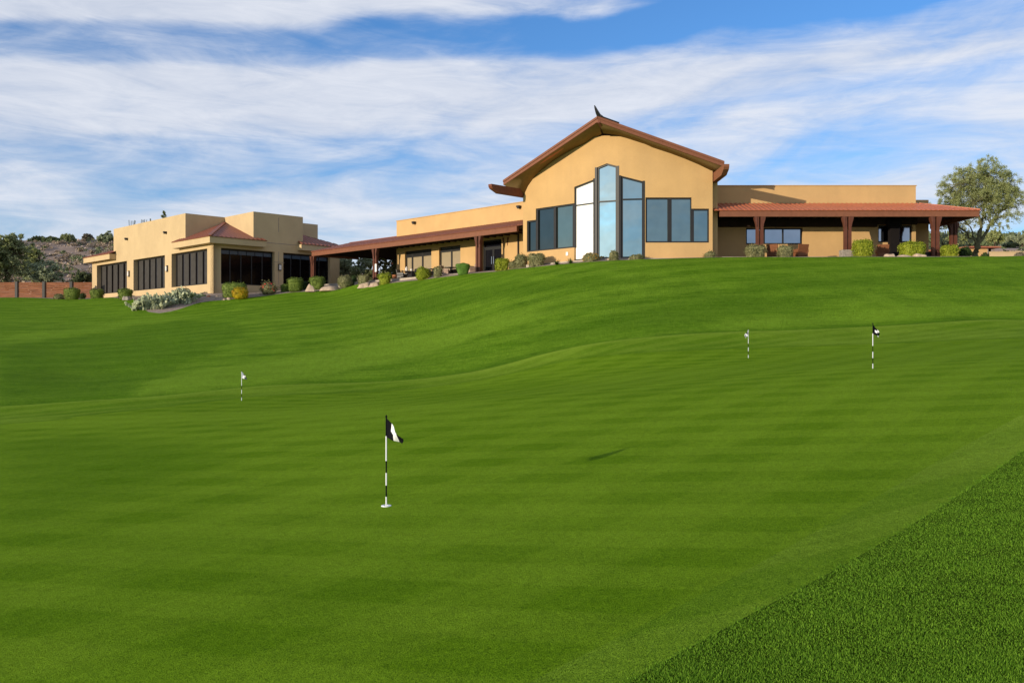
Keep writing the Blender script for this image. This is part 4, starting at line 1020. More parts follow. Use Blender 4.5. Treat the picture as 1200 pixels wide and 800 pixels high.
# prickly pear: stacked flat pads
def prickly_pear(px0,px1,py0,py1,Y,n,label):
    w=(px1-px0)/FPX*Y; x0=((px0+px1)/2-600)/FPX*Y; zb=(400-py1)/FPX*Y; hmax=(py1-py0)/FPX*Y
    V=[];F=[];k=0
    def pad(c, ax, nr, L, wd):
        nonlocal k
        sd = np.cross(ax,nr); seg=10; R=6
        for i in range(R+1):
            ph=np.pi*i/R; zz=-np.cos(ph); rr=max(np.sin(ph),.02)
            for q in range(seg):
                t=2*np.pi*q/seg; V.append(c + ax*(L/2+zz*L/2) + sd*np.cos(t)*wd/2*rr*(1+.18*zz) + nr*np.sin(t)*.045*rr)
        for i in range(R):
            for q in range(seg): F.append((k+i*seg+q,k+i*seg+(q+1)%seg,k+(i+1)*seg+(q+1)%seg,k+(i+1)*seg+q))
        k+=(R+1)*seg
    for _ in range(n):
        gxp = rng.uniform(-w/2,w/2); gyp = rng.uniform(-.9,.9); c=np.array([gxp,gyp,0.0]); c[2]=h(x0+gxp,Y+gyp)-zb-.05
        top = hmax*(1-.5*abs(2*gxp/w)**2)*rng.uniform(.55,1.0); base_z=c[2]
        ax=np.array([rng.normal(0,.3),rng.normal(0,.3),1.0])
        for lev in range(4):
            ax=ax/np.linalg.norm(ax); nr=rng.normal(0,1,3); nr[2]*=.3; nr-=ax*(nr@ax); nr/=np.linalg.norm(nr)
            L=rng.uniform(.24,.38); pad(c,ax,nr,L,L*.86)
            if rng.random()<.6:
                a2=ax+np.cross(ax,nr)*rng.choice([-1,1])*.9; a2/=np.linalg.norm(a2); pad(c+ax*L*.75,a2,nr,L*.8,L*.7)
            c=c+ax*L*.9
            if c[2]-base_z>top: break
            ax=ax+rng.normal(0,.45,3)*np.array([1,1,.3])
    f4=[f if len(set(f))==4 else None for f in F]; f4=[f for f in f4 if f]
    o=quick_mesh('prickly_pear_cactus',np.array(V),np.array(f4),M['cactus']); o.location=(x0,Y,zb); tag(o,label,'cactus','prickly pear clumps in the gravel bed')
prickly_pear(160,197,343,363,76.5,110,'wide grey-green prickly pear clump at the tip of the gravel bed')
prickly_pear(196,226,341,359,78.3,80,'second prickly pear clump, nearer the corner of the pale building')

# trees
def limb(mb, a, b, r0, r1, wob=.1, n=5, seg=6):
    a=np.array(a,float); b=np.array(b,float); pts=[]; L=np.linalg.norm(b-a)
    for i in range(n+1):
        t=i/n; p=a+(b-a)*t+(rng.normal(0,wob*L*.35,3) if 0<i<n else 0); pts.append(tuple(p))
    mb.tube(pts,[r0+(r1-r0)*i/n for i in range(n+1)],seg,cap=False); return pts
def airy_tree(name,label,base,limbs,crowns,n,leaf,leafm,bark='bark',group=None,trunk_r=.2,lean=(0,0),droop=.3,twigs=60,cat='tree'):
    """trunk and limbs as tapered tubes; foliage as sprays of tiny leaves hung along twigs in uneven clumps"""
    T=empty(name,base,label,cat,group); B0=np.array(base,float); mb=MB()
    for a,b,r0,r1 in limbs: limb(mb,B0+np.array(a),B0+np.array(b),r0,r1)
    P=[];N=[]
    ends=[np.array(b,float) for a,b,_,_ in limbs]
    tot=sum(c[3]*c[4]*c[5] for c in crowns)
    for (cxx,cyy,czz,rx,ry,rz) in crowns:
        m=int(twigs*rx*ry*rz/tot)+3; per=int(n*rx*ry*rz/tot/m)+4
        for _ in range(m):
            q=rng.normal(0,1,3); q/=np.linalg.norm(q); rad=rng.random()**.42; c=np.array([cxx,cyy,czz])+q*rad*np.array([rx,ry,rz])
            src=ends[int(np.argmin([np.linalg.norm(c-e) for e in ends]))]
            if rng.random()<.35: mb.tube([tuple(B0+src),tuple(B0+(src+c)/2+rng.normal(0,.12,3)),tuple(B0+c)],[.035,.022,.008],4,cap=False)
            d=c-np.array([cxx,cyy,czz-rz*.6]); d/=np.linalg.norm(d)+1e-9
            for s in range(4):      # four twigs per spray
                dd=d+rng.normal(0,.6,3); dd/=np.linalg.norm(dd); L=rng.uniform(.4,1.3)*max(rx,.6)*.36
                t=rng.random((per//4+1,1)); pp=c+dd*L*(t-.3)+np.array([0,0,-1])*droop*L*t*t+rng.normal(0,.055*max(rx,.6)**.5,(len(t),3))
                P.append(pp); N.append(np.tile([0,0,1.0],(len(t),1)))
    mb.build('trunk',M[bark],T,smooth=True)
    P=np.concatenate(P); N=np.concatenate(N); v,f=leaf_cloud(P,N,leaf,jit=1.4,aspect=2.0)
    quick_mesh('crown',v,f,M[leafm],T,world=False)
    return T
Yt=66.0; bx=PX(1143,Yt); k_=Yt/FPX
def tp(px,py,dy=0): return ((px-1143)*k_, dy, (300-py)*k_)
airy_tree('desert_tree','large airy palo verde tree at the end of the right porch',(bx,Yt,100*k_),
  [(tp(1143,302),tp(1146,283),.24,.20),(tp(1146,284),tp(1150,266),.17,.13),(tp(1150,266),tp(1138,240,-.5),.11,.05),(tp(1150,266),tp(1160,235,.4),.10,.04),
   (tp(1147,284),tp(1163,262,.3),.12,.09),(tp(1156,270),tp(1170,256,.5),.09,.05),(tp(1170,256,.5),tp(1180,245,.8),.05,.03),(tp(1144,285),tp(1122,268,-.4),.09,.06),(tp(1122,268,-.4),tp(1114,255,-.6),.06,.03),
   (tp(1146,283),tp(1141,262,.8),.07,.04),(tp(1141,262,.8),tp(1130,235,1),.05,.02),(tp(1160,235,.4),tp(1155,205,.2),.05,.02),(tp(1138,240,-.5),tp(1125,215,-.7),.05,.02),(tp(1160,235,.4),tp(1180,215,.5),.04,.02)],
  [(*tp(1152,204,0),1.5,1.6,1.1),(*tp(1130,212,.4),1.5,1.5,1.1),(*tp(1172,216,-.2),1.35,1.4,1.3),(*tp(1152,228,.2),2.1,2.0,1.2),(*tp(1115,232,0),1.1,1.2,.85),(*tp(1178,240,-.4),1.25,1.3,1.25),
   (*tp(1160,250,.3),1.0,1.3,.9),(*tp(1128,246,.6),1.2,1.3,.8),(*tp(1188,228,.2),.75,.8,1.0),(*tp(1158,189,0),.7,.7,.45),(*tp(1170,262,-.5),.7,.8,.5),(*tp(1107,226,0),.6,.6,.4)],
  80000,.043,'tree_leaf',twigs=950,droop=.7)
airy_tree('desert_tree','thin grey-green tree showing through behind the porch roof',(PX(1108,74),74,5.6),
  [((0,0,-.3),(0,0,2.0),.12,.09),((0,0,2),(-.9,0,4),.08,.03),((0,0,2),(1,.2,3.8),.08,.03)],
  [(-1.0,0,4.9,1.5,1.2,.9),(.6,0,4.2,1.5,1.2,1.0),(1.9,0,3.2,1.2,1.2,1.1),(.2,0,2.6,1.2,1.2,.8)],6500,.065,'tree_grey',twigs=120,group='desert trees around the grounds')
# left tree in front of the hillside, other trees behind the fence
def bushy(px,py_top,py_base,half,Y,label,leafm,n=5000,leaf=.12,name='desert_tree',group='desert trees on the hillside',cat='tree',low=False):
    kk=Y/FPX; x=PX(px,Y); Hh=(py_base-py_top)*kk; R=half*kk; z=(400-py_base)*kk
    cr=[(rng.uniform(-.45,.45)*R,rng.uniform(-.4,.4)*R,Hh*rng.uniform(*((.2,.8) if low else (.45,.78))),R*rng.uniform(.4,.6),R*rng.uniform(.4,.6),Hh*rng.uniform(.18,.30)) for _ in range(9 if low else 5)]+[(0,0,Hh*(.45 if low else .62),R*.75,R*.7,Hh*(.42 if low else .30))]
    return airy_tree(name,label,(x,Y,z),[((0,0,-.5),(0,0,Hh*.35),R*.06+.05,R*.05+.03),((0,0,Hh*.3),(-R*.4,0,Hh*.6),R*.035+.02,.03),((0,0,Hh*.3),(R*.4,.2,Hh*.62),R*.035+.02,.03)],cr,n,leaf,leafm,'bark_dark',group,twigs=int(n/60),cat=cat)
bushy(8,268,336,30,106,'tall bushy green tree behind the left end of the fence','tree_deep',22000,.13,low=True)
bushy(-16,272,336,22,104,'leafy tree cut by the left frame edge behind the fence','tree_leaf',12000,.13,low=True)
bushy(40,284,334,15,112,'loose green tree just right of the tallest fence tree','tree_leaf',14000,.13,low=True)
bushy(50,305,334,26,107.5,'low spreading grey-green shrub behind the fence posts','tree_grey',9000,.13,'large_shrub',cat='shrub',low=True)
bushy(97,316,334,14,108,'low olive shrub behind the fence near the pale building','scrub_green',5000,.13,'large_shrub',cat='shrub',low=True)
def on_hill(px,py_top,half,Y,label,leafm,n,leaf,**kw):
    z=hillz(PX(px,Y),Y); bushy(px,py_top,400-z/Y*FPX,half,Y,label,leafm,n,leaf,**kw)
on_hill(80,273.5,11,190,'round green tree on the hill crest above the fence','tree_deep',5200,.26,low=True)
on_hill(60,277,11,185,'dark low tree left of the round one on the hill crest','scrub_green',4200,.26,low=True)
on_hill(104,273.5,8,196,'bare grey shrub on the crest right of the round tree','scrub_grey',3600,.24,low=True)
on_hill(124,271,11,192,'feathery pale tree on the crest beside the building wall','tree_grey',4600,.24,low=True)
on_hill(44,276,9,192,'green shrub on the crest at the shoulder of the tall trees','scrub_green',3600,.26,low=True)
# scrub all over the hillside: too many to count
P=[];N=[]
for _ in range(1500):
    y=rng.uniform(110,205); x=rng.uniform(-.62,-.10)*y; z=hillz(x,y); r=rng.uniform(.3,.95); m=int(26+rng.random()*26)
    q=rng.normal(0,1,(m,3)); q/=np.linalg.norm(q,axis=1,keepdims=True); q*=rng.random((m,1))**.4; q[:,2]=abs(q[:,2])
    P.append(np.array([x,y,z])+q*np.array([r,r,r*.75])); N.append(q)
P=np.concatenate(P); N=np.concatenate(N); v,f=leaf_cloud(P,N,.30,jit=.6)
M['scrub']=leafmat('scrub',(.20,.155,.11),(.38,.29,.20),trans=.15)
tag(quick_mesh('desert_scrub',v,f,M['scrub']),'dry brown scrub covering the hillside','scrub',kind='stuff')
P=[];N=[]
for _ in range(330):
    y=rng.uniform(107,200); x=rng.uniform(-.60,-.12)*y; z=hillz(x,y); r=rng.uniform(.5,1.3); m=40
    q=rng.normal(0,1,(m,3)); q/=np.linalg.norm(q,axis=1,keepdims=True); q*=rng.random((m,1))**.35; q[:,2]=abs(q[:,2])
    P.append(np.array([x,y,z])+q*np.array([r,r,r*.9])); N.append(q)
P=np.concatenate(P); N=np.concatenate(N); v,f=leaf_cloud(P,N,.26,jit=.6)
tag(quick_mesh('green_scrub',v,f,M['scrub_green']),'grey-green scrub scattered on the hillside','scrub',kind='stuff')
# loose stones
V=[];F=[]
for _ in range(2600):
    y=rng.uniform(108,200); x=rng.uniform(-.60,-.14)*y; z=hillz(x,y); s=rng.uniform(.12,.55)
    v,f=core_blob(s*1.3,s,s*.8,-.2,'ball'); v=v[::1]; idx=[0]
    c=rng.uniform(-.5,.5,(4,3)); oct_=np.array([(1,0,0),(0,1,0),(-1,0,0),(0,-1,0),(0,0,1),(0,0,-.6)])*rng.uniform(.5,1.1,(6,1))*s*.7
    k=6*len(V); V.append(oct_+np.array([x,y,z+s*.15])); F+= [(k,k+1,k+4),(k+1,k+2,k+4),(k+2,k+3,k+4),(k+3,k,k+4),(k+1,k,k+5),(k+2,k+1,k+5),(k+3,k+2,k+5),(k,k+3,k+5)]
M['hill_rock']=mat('hill_rock',(.50,.40,.33),.9,.2,var=.25,vscale=.5)
tag(quick_mesh('hill_stones',np.concatenate(V),np.array(F),M['hill_rock']),'pale loose stones scattered over the hillside','stones',kind='stuff')
# shrub tops showing above the pale building
def spiky(px,py0,py1,Y,n,label,spread=1.0):
    mb=MB(); x,y,z=W(px,py1,Y)
    zb=hillz(x,y)-.2
    for _ in range(n):
        a=rng.uniform(0,6.28); r=rng.uniform(.1,1)*spread; top=(x+math.cos(a)*r,y+math.sin(a)*r,(400-py0)/FPX*Y-rng.uniform(0,.45)*(py1-py0)/FPX*Y)
        limb(mb,(x,y,zb),top,.07,.035,.06,5,5)
    o=mb.build('ocotillo',M['tree_dark_stem'],origin=(x,y,zb)); tag(o,label,'ocotillo','desert plants showing above the roof')
M['tree_dark_stem']=mat('tree_dark_stem',(.06,.075,.04),.9,.1)
spiky(157,257,262,118,7,'short spiky plant tips above the sunlit parapet',.7); spiky(168,256.5,260,118,5,'pair of thin plant tips right of the spiky tips',.8); spiky(176,256,260,118,3,'single thin stem tip above the parapet',.3)
bushy(194,245.5,275,8,118,'wiry dark shrub top above the right part of the sunlit parapet','scrub_green',700,.14,group='desert plants showing above the roof')
# planting seen under the breezeway roof and far screens
def backbush(px,pt,pb_,half,Y,label,leafm,n,leaf): bushy(px,pt,pb_,half,Y,label,leafm,n,leaf,'large_shrub','shrubs behind the breezeway','shrub',low=True)
backbush(402,298,330,18,97,'pale grey-green shrub seen under the breezeway','tree_grey',7000,.12)
backbush(426,294,330,16,97.5,'second pale shrub behind the breezeway, nearer the porch post','tree_grey',6000,.12)
backbush(416,309,334,8,92.5,'small dark-leaved shrub in the breezeway','tree_deep',2500,.10)
backbush(432,308,334,6,91.5,'dark shrub with white flowers near the porch post','tree_deep',1500,.10)
backbush(450,296,334,12,92,'dense dark shrub in the shade beside the left wing','tree_deep',5000,.10)
backbush(462,294,334,9,93.5,'taller dark shrub against the end of the left wing','tree_deep',3500,.10)
backbush(384,303,330,12,99,'pale shrub behind the end of the pale building','tree_grey',4000,.12)
# right background: trees and houses
def rb(px,pt,pb_,half,Y,label,leafm,n,leaf=.2):
    pb_ = 400-(float(fhz(PX(px,Y),Y))-.1)/Y*FPX; bushy(px,pt,pb_,half,Y,label,leafm,n,leaf,'distant_tree','trees beyond the houses')
rb(1166,268,290,13,128,'bushy olive tree above the orange house','tree_leaf',5000)
rb(1187,275,290,9,135,'low green tree behind the tan tiled roof','tree_grey',2600)
rb(1199,271,290,10,130,'green tree at the right frame edge above the roofs','tree_grey',2600)
rb(1130,273,292,12,122,'green tree seen right of the last porch post','tree_leaf',3800)
rb(1106,274,296,9,118,'olive tree seen between the last two porch posts','tree_leaf',3000)
rb(1176,273,286,5,170,'small dark tree on the skyline','tree_deep',800,.25)
rb(1215,270,290,12,132,'distant tree partly outside the right frame edge','tree_deep',2000)
P=[];N=[]
for _ in range(420):
    y=rng.uniform(108,280); x=rng.uniform(.42,.66)*y; z=float(fhz(x,y)); r=rng.uniform(.5,1.3)*(y/120); m=60
    q=rng.normal(0,1,(m,3)); q/=np.linalg.norm(q,axis=1,keepdims=True); q*=rng.random((m,1))**.35; q[:,2]=abs(q[:,2])
    P.append(np.array([x,y,z])+q*np.array([r,r,r*.9])); N.append(q)
P=np.concatenate(P); N=np.concatenate(N); v,f=leaf_cloud(P,N,.55,jit=.6)
tag(quick_mesh('distant_scrub',v,f,M['scrub_green']),'far green scrub covering the hills beyond the houses','scrub',kind='stuff')
def house(px0,px1,py_e,py_r,Y,D,label,wallm,roofm,openings=(),rot=0.0,ridge='x',name='house',base=8.5):
    kk=Y/FPX; x0,x1=PX(px0,Y),PX(px1,Y); ze=(400-py_e)*kk; zr=(400-py_r)*kk
    Hs=empty(name,((x0+x1)/2,Y,base),label,'house','houses beyond the lawn')
    F=Wall(x0,Y,1,0); mb=MB(); wall_panel(mb,F,rect(0,x1-x0,base-.5,ze),[rect(a-x0,b-x0,c,d) for a,b,c,d in openings],-.2,0)
    mb.box((x0,Y+.2,base-.5),(x1,Y+D,ze-.01)) if not openings else mb.box((x0,Y+1.2,base-.5),(x1,Y+D,ze-.01))
    mb.build('wall',M[wallm],Hs)
    for a,b,c,d in openings:
        mb=MB(); mb.box((a-.01,Y+.6,c-.01),(b+.01,Y+.7,d+.01)); mb.build('window',M['pane_black'],Hs)
    mb=MB(); o=.5; e=ze-.05
    a=[(x0-o,Y-o,e),(x1+o,Y-o,e),(x1+o,Y+D+o,e),(x0-o,Y+D+o,e)]
    ins=min(D/2+o,(x1-x0)/2+o-.01)
    rr=[(x0-o+ins,Y+D/2,zr),(x1+o-ins,Y+D/2,zr)]
    vs=a+[(p[0],p[1],p[2]-.15) for p in a]+rr
    mb.add(vs,[(0,1,9,8),(1,2,9),(2,3,8,9),(3,0,8),(0,4,5,1),(1,5,6,2),(2,6,7,3),(3,7,4,0),(7,6,5,4)])
    mb.build('roof',M[roofm],Hs); return Hs
house(1134,1158,288.5,285.2,104,9,'small orange stucco house with red roof beyond the tree','stucco','tile_red')
house(1157.5,1165.5,288.6,286.5,103.9,5,'dark open carport end attached to the orange house','stone','tile_red',openings=((PX(1158.3,103.9),PX(1164.5,103.9),8.9,10.75),),name='carport')
house(1167,1197,291.5,283.0,118,14,'long house with grey-brown tiled roof','tile_tan','tile_grey')
house(1180,1225,293.5,285.2,110,12,'tan tiled house with an arched opening near the right edge','stucco_pale','tile_tan',openings=((PX(1189.5,110),PX(1199,110),10.0,10.8),),base=8.5)
house(1100,1135,291,287.5,112,9,'low reddish-roofed house seen between the porch posts','tile_tan','tile_red')
mb=MB(); mb.box((PX(1161,97),97,7.5),(PX(1240,97),97.3,9.55)); mb.box((PX(1161,97)-.03,96.95,9.55),(PX(1240,97),97.35,9.63)); tag(mb.build('garden_wall',M['stucco_pale'],origin=(PX(1170,97),97,8)),'low tan stucco garden wall beyond the lawn at the right','wall')

# ------------------------------------------------------------------ patio furniture
def chair(x,y,z,rz,label,group,m_='wicker',sc=1.0,cat='chair',name='wicker_armchair'):
    T=empty(name,(x,y,z),label,cat,group,rz)
    def loc(mb,nm,bev=.02,mm=m_): 
        o=mb.build(nm,M[mm],None); o.parent=T; 
        if bev:
            b=o.modifiers.new('b','BEVEL'); b.width=bev; b.segments=2
        return o
    s=sc
    mb=MB(); mb.box((-.36*s,-.34*s,.16*s),(.36*s,.34*s,.42*s)); loc(mb,'seat')
    mb=MB(); vs=[(-.36*s,.30*s,.42*s),(.36*s,.30*s,.42*s),(.38*s,.46*s,.95*s),(-.38*s,.46*s,.95*s)]; vs+=[(v[0],v[1]-.10*s,v[2]) for v in vs]
    mb.add(vs,[(0,1,2,3),(7,6,5,4),(0,4,5,1),(1,5,6,2),(2,6,7,3),(3,7,4,0)]); loc(mb,'backrest')
    for sx in (-1,1):
        mb=MB(); mb.box((sx*.36*s-.05*s,-.36*s,.42*s),(sx*.36*s+.05*s,.34*s,.64*s)); loc(mb,'armrest')
        for sy in (-1,1):
            mb=MB(); mb.box((sx*.32*s-.03*s,sy*.30*s-.03*s,0),(sx*.32*s+.03*s,sy*.30*s+.03*s,.17*s)); loc(mb,'leg',0)
    mb=MB(); mb.box((-.29*s,-.33*s,.42*s),(.29*s,.26*s,.50*s)); loc(mb,'cushion',.03,'tile_tan' if m_=='wicker' else 'ceiling_wood')
    return T
G_='wicker armchairs under the right porch'
chair(PX(906.5,60.6),60.6,5.52,2.6,'brown wicker armchair left of the pale grey shrub',G_)
chair(PX(938,60.6),60.6,5.52,-2.9,'brown wicker armchair below the middle porch window',G_)
chair(PX(1034,60.8),60.8,5.52,2.9,'brown wicker armchair behind the leftmost tan boulder',G_)
def table(x,y,z,label,group,r=.6,top='bronze',hh=.74):
    T=empty('patio_table',(x,y,z),label,'table',group)
    mb=MB(); mb.lathe((0,0,0),[(r,hh-.04),(r,hh)],20); o=mb.build('table_top',M[top]); o.parent=T
    mb=MB(); mb.lathe((0,0,0),[(.28,0),(.26,.03),(.05,.06),(.05,hh-.04)],12); o=mb.build('pedestal',M['black_metal']); o.parent=T
def onp(px,w): u=FP.u(px); x,y,_=FP.p(u,0,0); 
def PP(px,w,z=5.40):
    F=Wall(-19.4+w*S2,87.6+w*S2,1,-1); return F.p(F.u(px),z,0)
GT='tables under the left porch'; GC='chairs under the left porch'
for px,w,lab in ((478,1.3,'dark round table left of the bright shrub, with pale things on it'),(507,1.2,'dark round table half hidden behind the narrow shrub'),(528,1.2,'round table behind the tub-shaped hedge'),(548,1.6,'table between the tub-shaped hedge and entry post')):
    x,y,z=PP(px,w); table(x,y,z,lab,GT,.55)
for px,w,rz,lab in ((471,1.0,1.2,'dark chair at the leftmost porch table, nearer the wall end'),(484,1.0,-1.0,'dark chair right of the leftmost porch table'),(501,1.0,1.4,'dark chair between the bright and the narrow shrub'),(513,.9,-1.2,'dark chair right of the narrow shrub'),
                    (522.5,1.0,1.3,'tall-backed tan chair in front of the second blinded window'),(533,1.8,-1.0,'dark chair with a pale cushion by the tub-shaped hedge'),(553.5,1.2,-1.2,'tan chair beside the entry porch post')):
    x,y,z=PP(px,w); chair(x,y,z,rz,lab,GC,'tile_tan' if 'tan chair' in lab else 'bronze',.95,name='patio_chair')
x,y,z=PP(478,1.3,6.14)
mb=MB(); mb.lathe((x-.12,y,z),[(.10,0),(.13,.28),(.05,.34),(.04,.4)],10); tag(mb.build('pitcher',M['lamp_glass'],origin=(x,y,z)),'pale pitcher on the leftmost porch table','pitcher')
mb=MB(); mb.lathe((x+.3,y+.05,z),[(.09,0),(.10,.2),(.06,.22)],10); tag(mb.build('tumbler',M['lamp_glass'],origin=(x,y,z)),'small pale tumbler beside the pitcher','tumbler')
x,y,z=PP(462.5,-.1,5.35); mb=MB(); mb.lathe((x,y,z),[(.14,0),(.22,.36),(.24,.40),(.20,.40)],14); tag(mb.build('flower_pot',M['terracotta'],origin=(x,y,z)),'terracotta flower pot in front of the leftmost porch table','pot')
x,y,z=PP(440.5,-.22,6.35); mb=MB(); mb.fbox(Wall(x,y,1,-1),-.12,.12,6.15,6.85,-.03,.03); tag(mb.build('white_notice',M['white'],origin=(x,y,z)),'white notice tied to the second porch post from the left','notice')

# ------------------------------------------------------------------ practice flags
FS=.9
def golf_flag(x,y,label,pattern,rz=0.0,cup=True,wid=.165,sleeve=True):
    z=h(x,y); T=empty('golf_flag',(x,y,z),label,'flag','practice green flags',rz)
    cuts=[0,.107,.235,.375,.51,.79,1.0] if sleeve else [0,.107,.235,.375,.51,1.0]; mb=MB()
    for i,(a,b) in enumerate(zip(cuts[:-1],cuts[1:])): mb.lathe((0,0,0),[(.0072,a*FS),(.0072,b*FS)],10,mi=i%2)
    mb.lathe((0,0,0),[(.0085,FS),(.012,FS+.008),(.004,FS+.025)],10,mi=1)
    o=mb.build('pole',[M['flag_white'],M['flag_black']]); o.parent=T
    nu,nv=16,12; mb=MB()
    def P(u,v):
        ax,az=0.0,-.195*v; tx=wid*u; tz=-.20*u**1.15*1.0
        x_=tx*(1-.10*v)+.012*math.sin(u*5)*u; z_=(1-v)*(-.20*u)+v*(-.195-.055*u); y_=.035*math.sin(u*7+v*2.2)*u**.7+.02*v*u
        return (x_+.006, y_, z_*1.0+.99*FS)
    for i in range(nu+1):
        for j in range(nv+1): mb.v.append(P(i/nu,j/nv))
    for i in range(nu):
        for j in range(nv):
            c=min(len(pattern[0])-1,int(i/nu*len(pattern[0]))); r=min(len(pattern)-1,int(j/nv*len(pattern)))
            a=i*(nv+1)+j; mb.f.append((a,a+1,a+nv+2,a+nv+1)); mb.mi.append(int(pattern[r][c]))
    fo=mb.build('flag_cloth',[M['flag_white'],M['flag_black']],smooth=True); fo.parent=T
    s_=fo.modifiers.new('s','SOLIDIFY'); s_.thickness=.003
    if cup:
        mb=MB(); mb.lathe((0,0,0),[(.030,.0),(.030,.008),(.050,.009),(.052,.002),(.052,0)],24); c=mb.build('cup_rim',M['flag_white']); c.parent=T
    return T
golf_flag(-1.276,9.18,'nearest black and white checkered flag on a striped pole in a white cup',['1001','1101'],math.radians(-34),True,.205)
golf_flag(7.34,18.4,'checkered flag on striped pole far right on the green, black edge at its pole',['1101','1011','1110'],.1,cup=False)
golf_flag(-8.4,28.1,'small mostly white checkered flag at the left back of the green',['0101','0010','0001'],.2,cup=False,sleeve=False)
golf_flag(7.55,28.9,'small checkered flag folded to the left, far back near the fringe',['0100','1011','0010'],math.radians(205),cup=False,sleeve=False)

# ------------------------------------------------------------------ sky, sun, camera
AZ, EL = math.radians(49), math.radians(8.8)
sx, sy, sz = -math.sin(AZ)*math.cos(EL), -math.cos(AZ)*math.cos(EL), math.sin(EL)
sun = bpy.data.lights.new('sun','SUN'); sun.energy = SUN_E; sun.angle = math.radians(.53); sun.color = (1.0,.86,.66)
so = bpy.data.objects.new('sun', sun); COL.objects.link(so); so.rotation_euler = Vector((sx,sy,sz)).to_track_quat('Z','Y').to_euler(); so.location=(-20,-20,30)
w = bpy.data.worlds.new('World'); SC.world = w; w.use_nodes = True; nt = w.node_tree; n = nt.nodes; l = nt.links
bg = n['Background']; sky = n.new('ShaderNodeTexSky'); sky.sky_type = 'NISHITA'; sky.sun_disc = False
sky.sun_elevation = EL; sky.sun_rotation = math.atan2(sx, sy); sky.altitude = 400; sky.air_density = 1.0; sky.dust_density = .3; sky.ozone_density = 2.0
tc = n.new('ShaderNodeTexCoord'); sep = n.new('ShaderNodeSeparateXYZ'); l.new(tc.outputs['Generated'], sep.inputs[0])
def mth(op,a,b=None,c=None,clamp=False):
    x=n.new('ShaderNodeMath'); x.operation=op; x.use_clamp=clamp
    for i,v in enumerate((a,b,c)):
        if v is None: continue
        if isinstance(v,(int,float)): x.inputs[i].default_value=v
        else: l.new(v,x.inputs[i])
    return x.outputs[0]
X_,Y_,Z_ = sep.outputs
az = mth('ARCTAN2', X_, Y_); el = mth('ARCSINE', Z_)
azc = mth('MAXIMUM', mth('MINIMUM', az, .7), -.7)
# cloud sheets: stretched wisps in bands that slope gently across the sky
t_ = mth('ADD', el, mth('MULTIPLY', azc, -.085))
cb = n.new('ShaderNodeCombineXYZ'); l.new(mth('MULTIPLY', az, 1.0), cb.inputs[0]); l.new(mth('MULTIPLY', t_, 3.4), cb.inputs[1])
def wn(scale,detail,rough,dist,vec,off=0.0):
    mp=n.new('ShaderNodeMapping'); mp.inputs['Location'].default_value=(off,off*1.7,off*.3); l.new(vec,mp.inputs['Vector'])
    x=n.new('ShaderNodeTexNoise'); x.inputs['Scale'].default_value=scale; x.inputs['Detail'].default_value=detail; x.inputs['Roughness'].default_value=rough; x.inputs['Distortion'].default_value=dist
    l.new(mp.outputs['Vector'],x.inputs['Vector']); return x.outputs['Fac']
big = wn(2.6,3,.5,.4,cb.outputs[0],3.1); mid = wn(6.0,8,.56,.5,cb.outputs[0],SKY_OFF)
cb2 = n.new('ShaderNodeCombineXYZ'); l.new(mth('ADD',az,mth('MULTIPLY',el,.9)),cb2.inputs[0]); l.new(mth('MULTIPLY', mth('ADD',t_,mth('MULTIPLY',azc,.10)), 6.0), cb2.inputs[1])
wisp = wn(9.0,8,.68,.8,cb2.outputs[0],5.3)
warp = mth('ADD', t_, mth('MULTIPLY', mth('SUBTRACT', big, .5), .075))
cv = n.new('ShaderNodeFloatCurve'); l.new(mth('MULTIPLY', warp, 2.0, clamp=True), cv.inputs['Value'])
c0 = cv.mapping.curves[0]; c0.points[0].location=(0,.50); c0.points[1].location=(1,.5)
for p in SKY_BANDS: c0.points.new(*p)
cv.mapping.update()
band = cv.outputs[0]
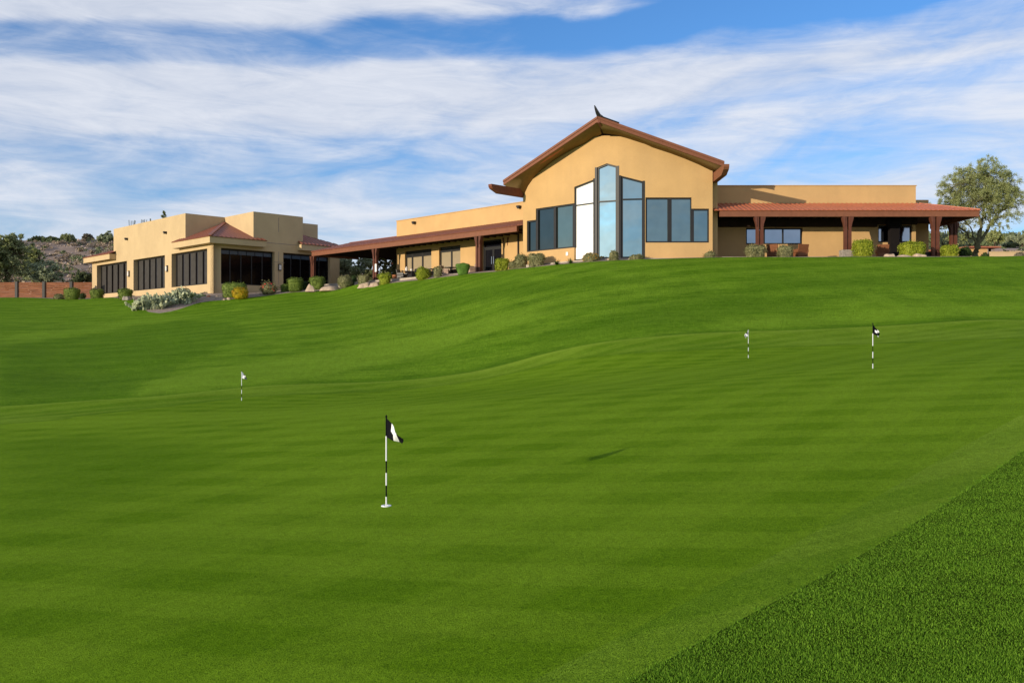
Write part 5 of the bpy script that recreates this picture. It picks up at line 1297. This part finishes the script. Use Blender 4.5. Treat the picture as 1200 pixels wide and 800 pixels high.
# side terms: the blue gaps of the photograph's upper middle and the open blue low at the right
def blob(a0,e0,ra,re,amt):
    q = mth('ADD', mth('POWER', mth('DIVIDE', mth('SUBTRACT',az,a0), ra), 2.0), mth('POWER', mth('DIVIDE', mth('SUBTRACT',el,e0), re), 2.0))
    return mth('MULTIPLY', mth('EXPONENT', mth('MULTIPLY', q, -1.0)), amt)
dens = band
for b_ in SKY_BLOBS: dens = mth('ADD', dens, blob(*b_))
dens = mth('ADD', dens, mth('MULTIPLY', mth('SUBTRACT', mid, .5), 1.25))
dens = mth('ADD', dens, mth('MULTIPLY', mth('SUBTRACT', wisp, .5), .45))
mr = n.new('ShaderNodeMapRange'); mr.interpolation_type='SMOOTHSTEP'; l.new(dens, mr.inputs['Value']); mr.inputs['From Min'].default_value=.05; mr.inputs['From Max'].default_value=.95
cloudf = mth('MULTIPLY', mr.outputs['Result'], .93)
shade = mth('ADD', mth('MULTIPLY', mid, .5), mth('MULTIPLY', wisp, .5))
cr = n.new('ShaderNodeValToRGB'); l.new(shade, cr.inputs['Fac'])
cr.color_ramp.elements[0].position=.32; cr.color_ramp.elements[0].color=(*CLOUD_LO,1); cr.color_ramp.elements[1].position=.62; cr.color_ramp.elements[1].color=(*CLOUD_HI,1)
sc_ = n.new('ShaderNodeVectorMath'); sc_.operation='MULTIPLY'; l.new(sky.outputs['Color'], sc_.inputs[0]); sc_.inputs[1].default_value=SKY_TINT
mix = n.new('ShaderNodeMix'); mix.data_type='RGBA'; l.new(cloudf, mix.inputs[0]); l.new(sc_.outputs[0], mix.inputs[6]); l.new(cr.outputs['Color'], mix.inputs[7])
l.new(mix.outputs[2], bg.inputs['Color']); bg.inputs['Strength'].default_value = SKY_S
cam = bpy.data.cameras.new('camera'); co = bpy.data.objects.new('camera', cam); COL.objects.link(co); SC.camera = co
co.location=(0,0,0); co.rotation_euler=(math.radians(90),0,0); cam.sensor_width=36; cam.lens=FPX/1200*36; cam.clip_end=3000; cam.clip_start=.05
SC.view_settings.view_transform='Standard'; SC.view_settings.look='None'; SC.view_settings.exposure=0.0; SC.view_settings.gamma=1.0
SC.cycles.max_bounces=6
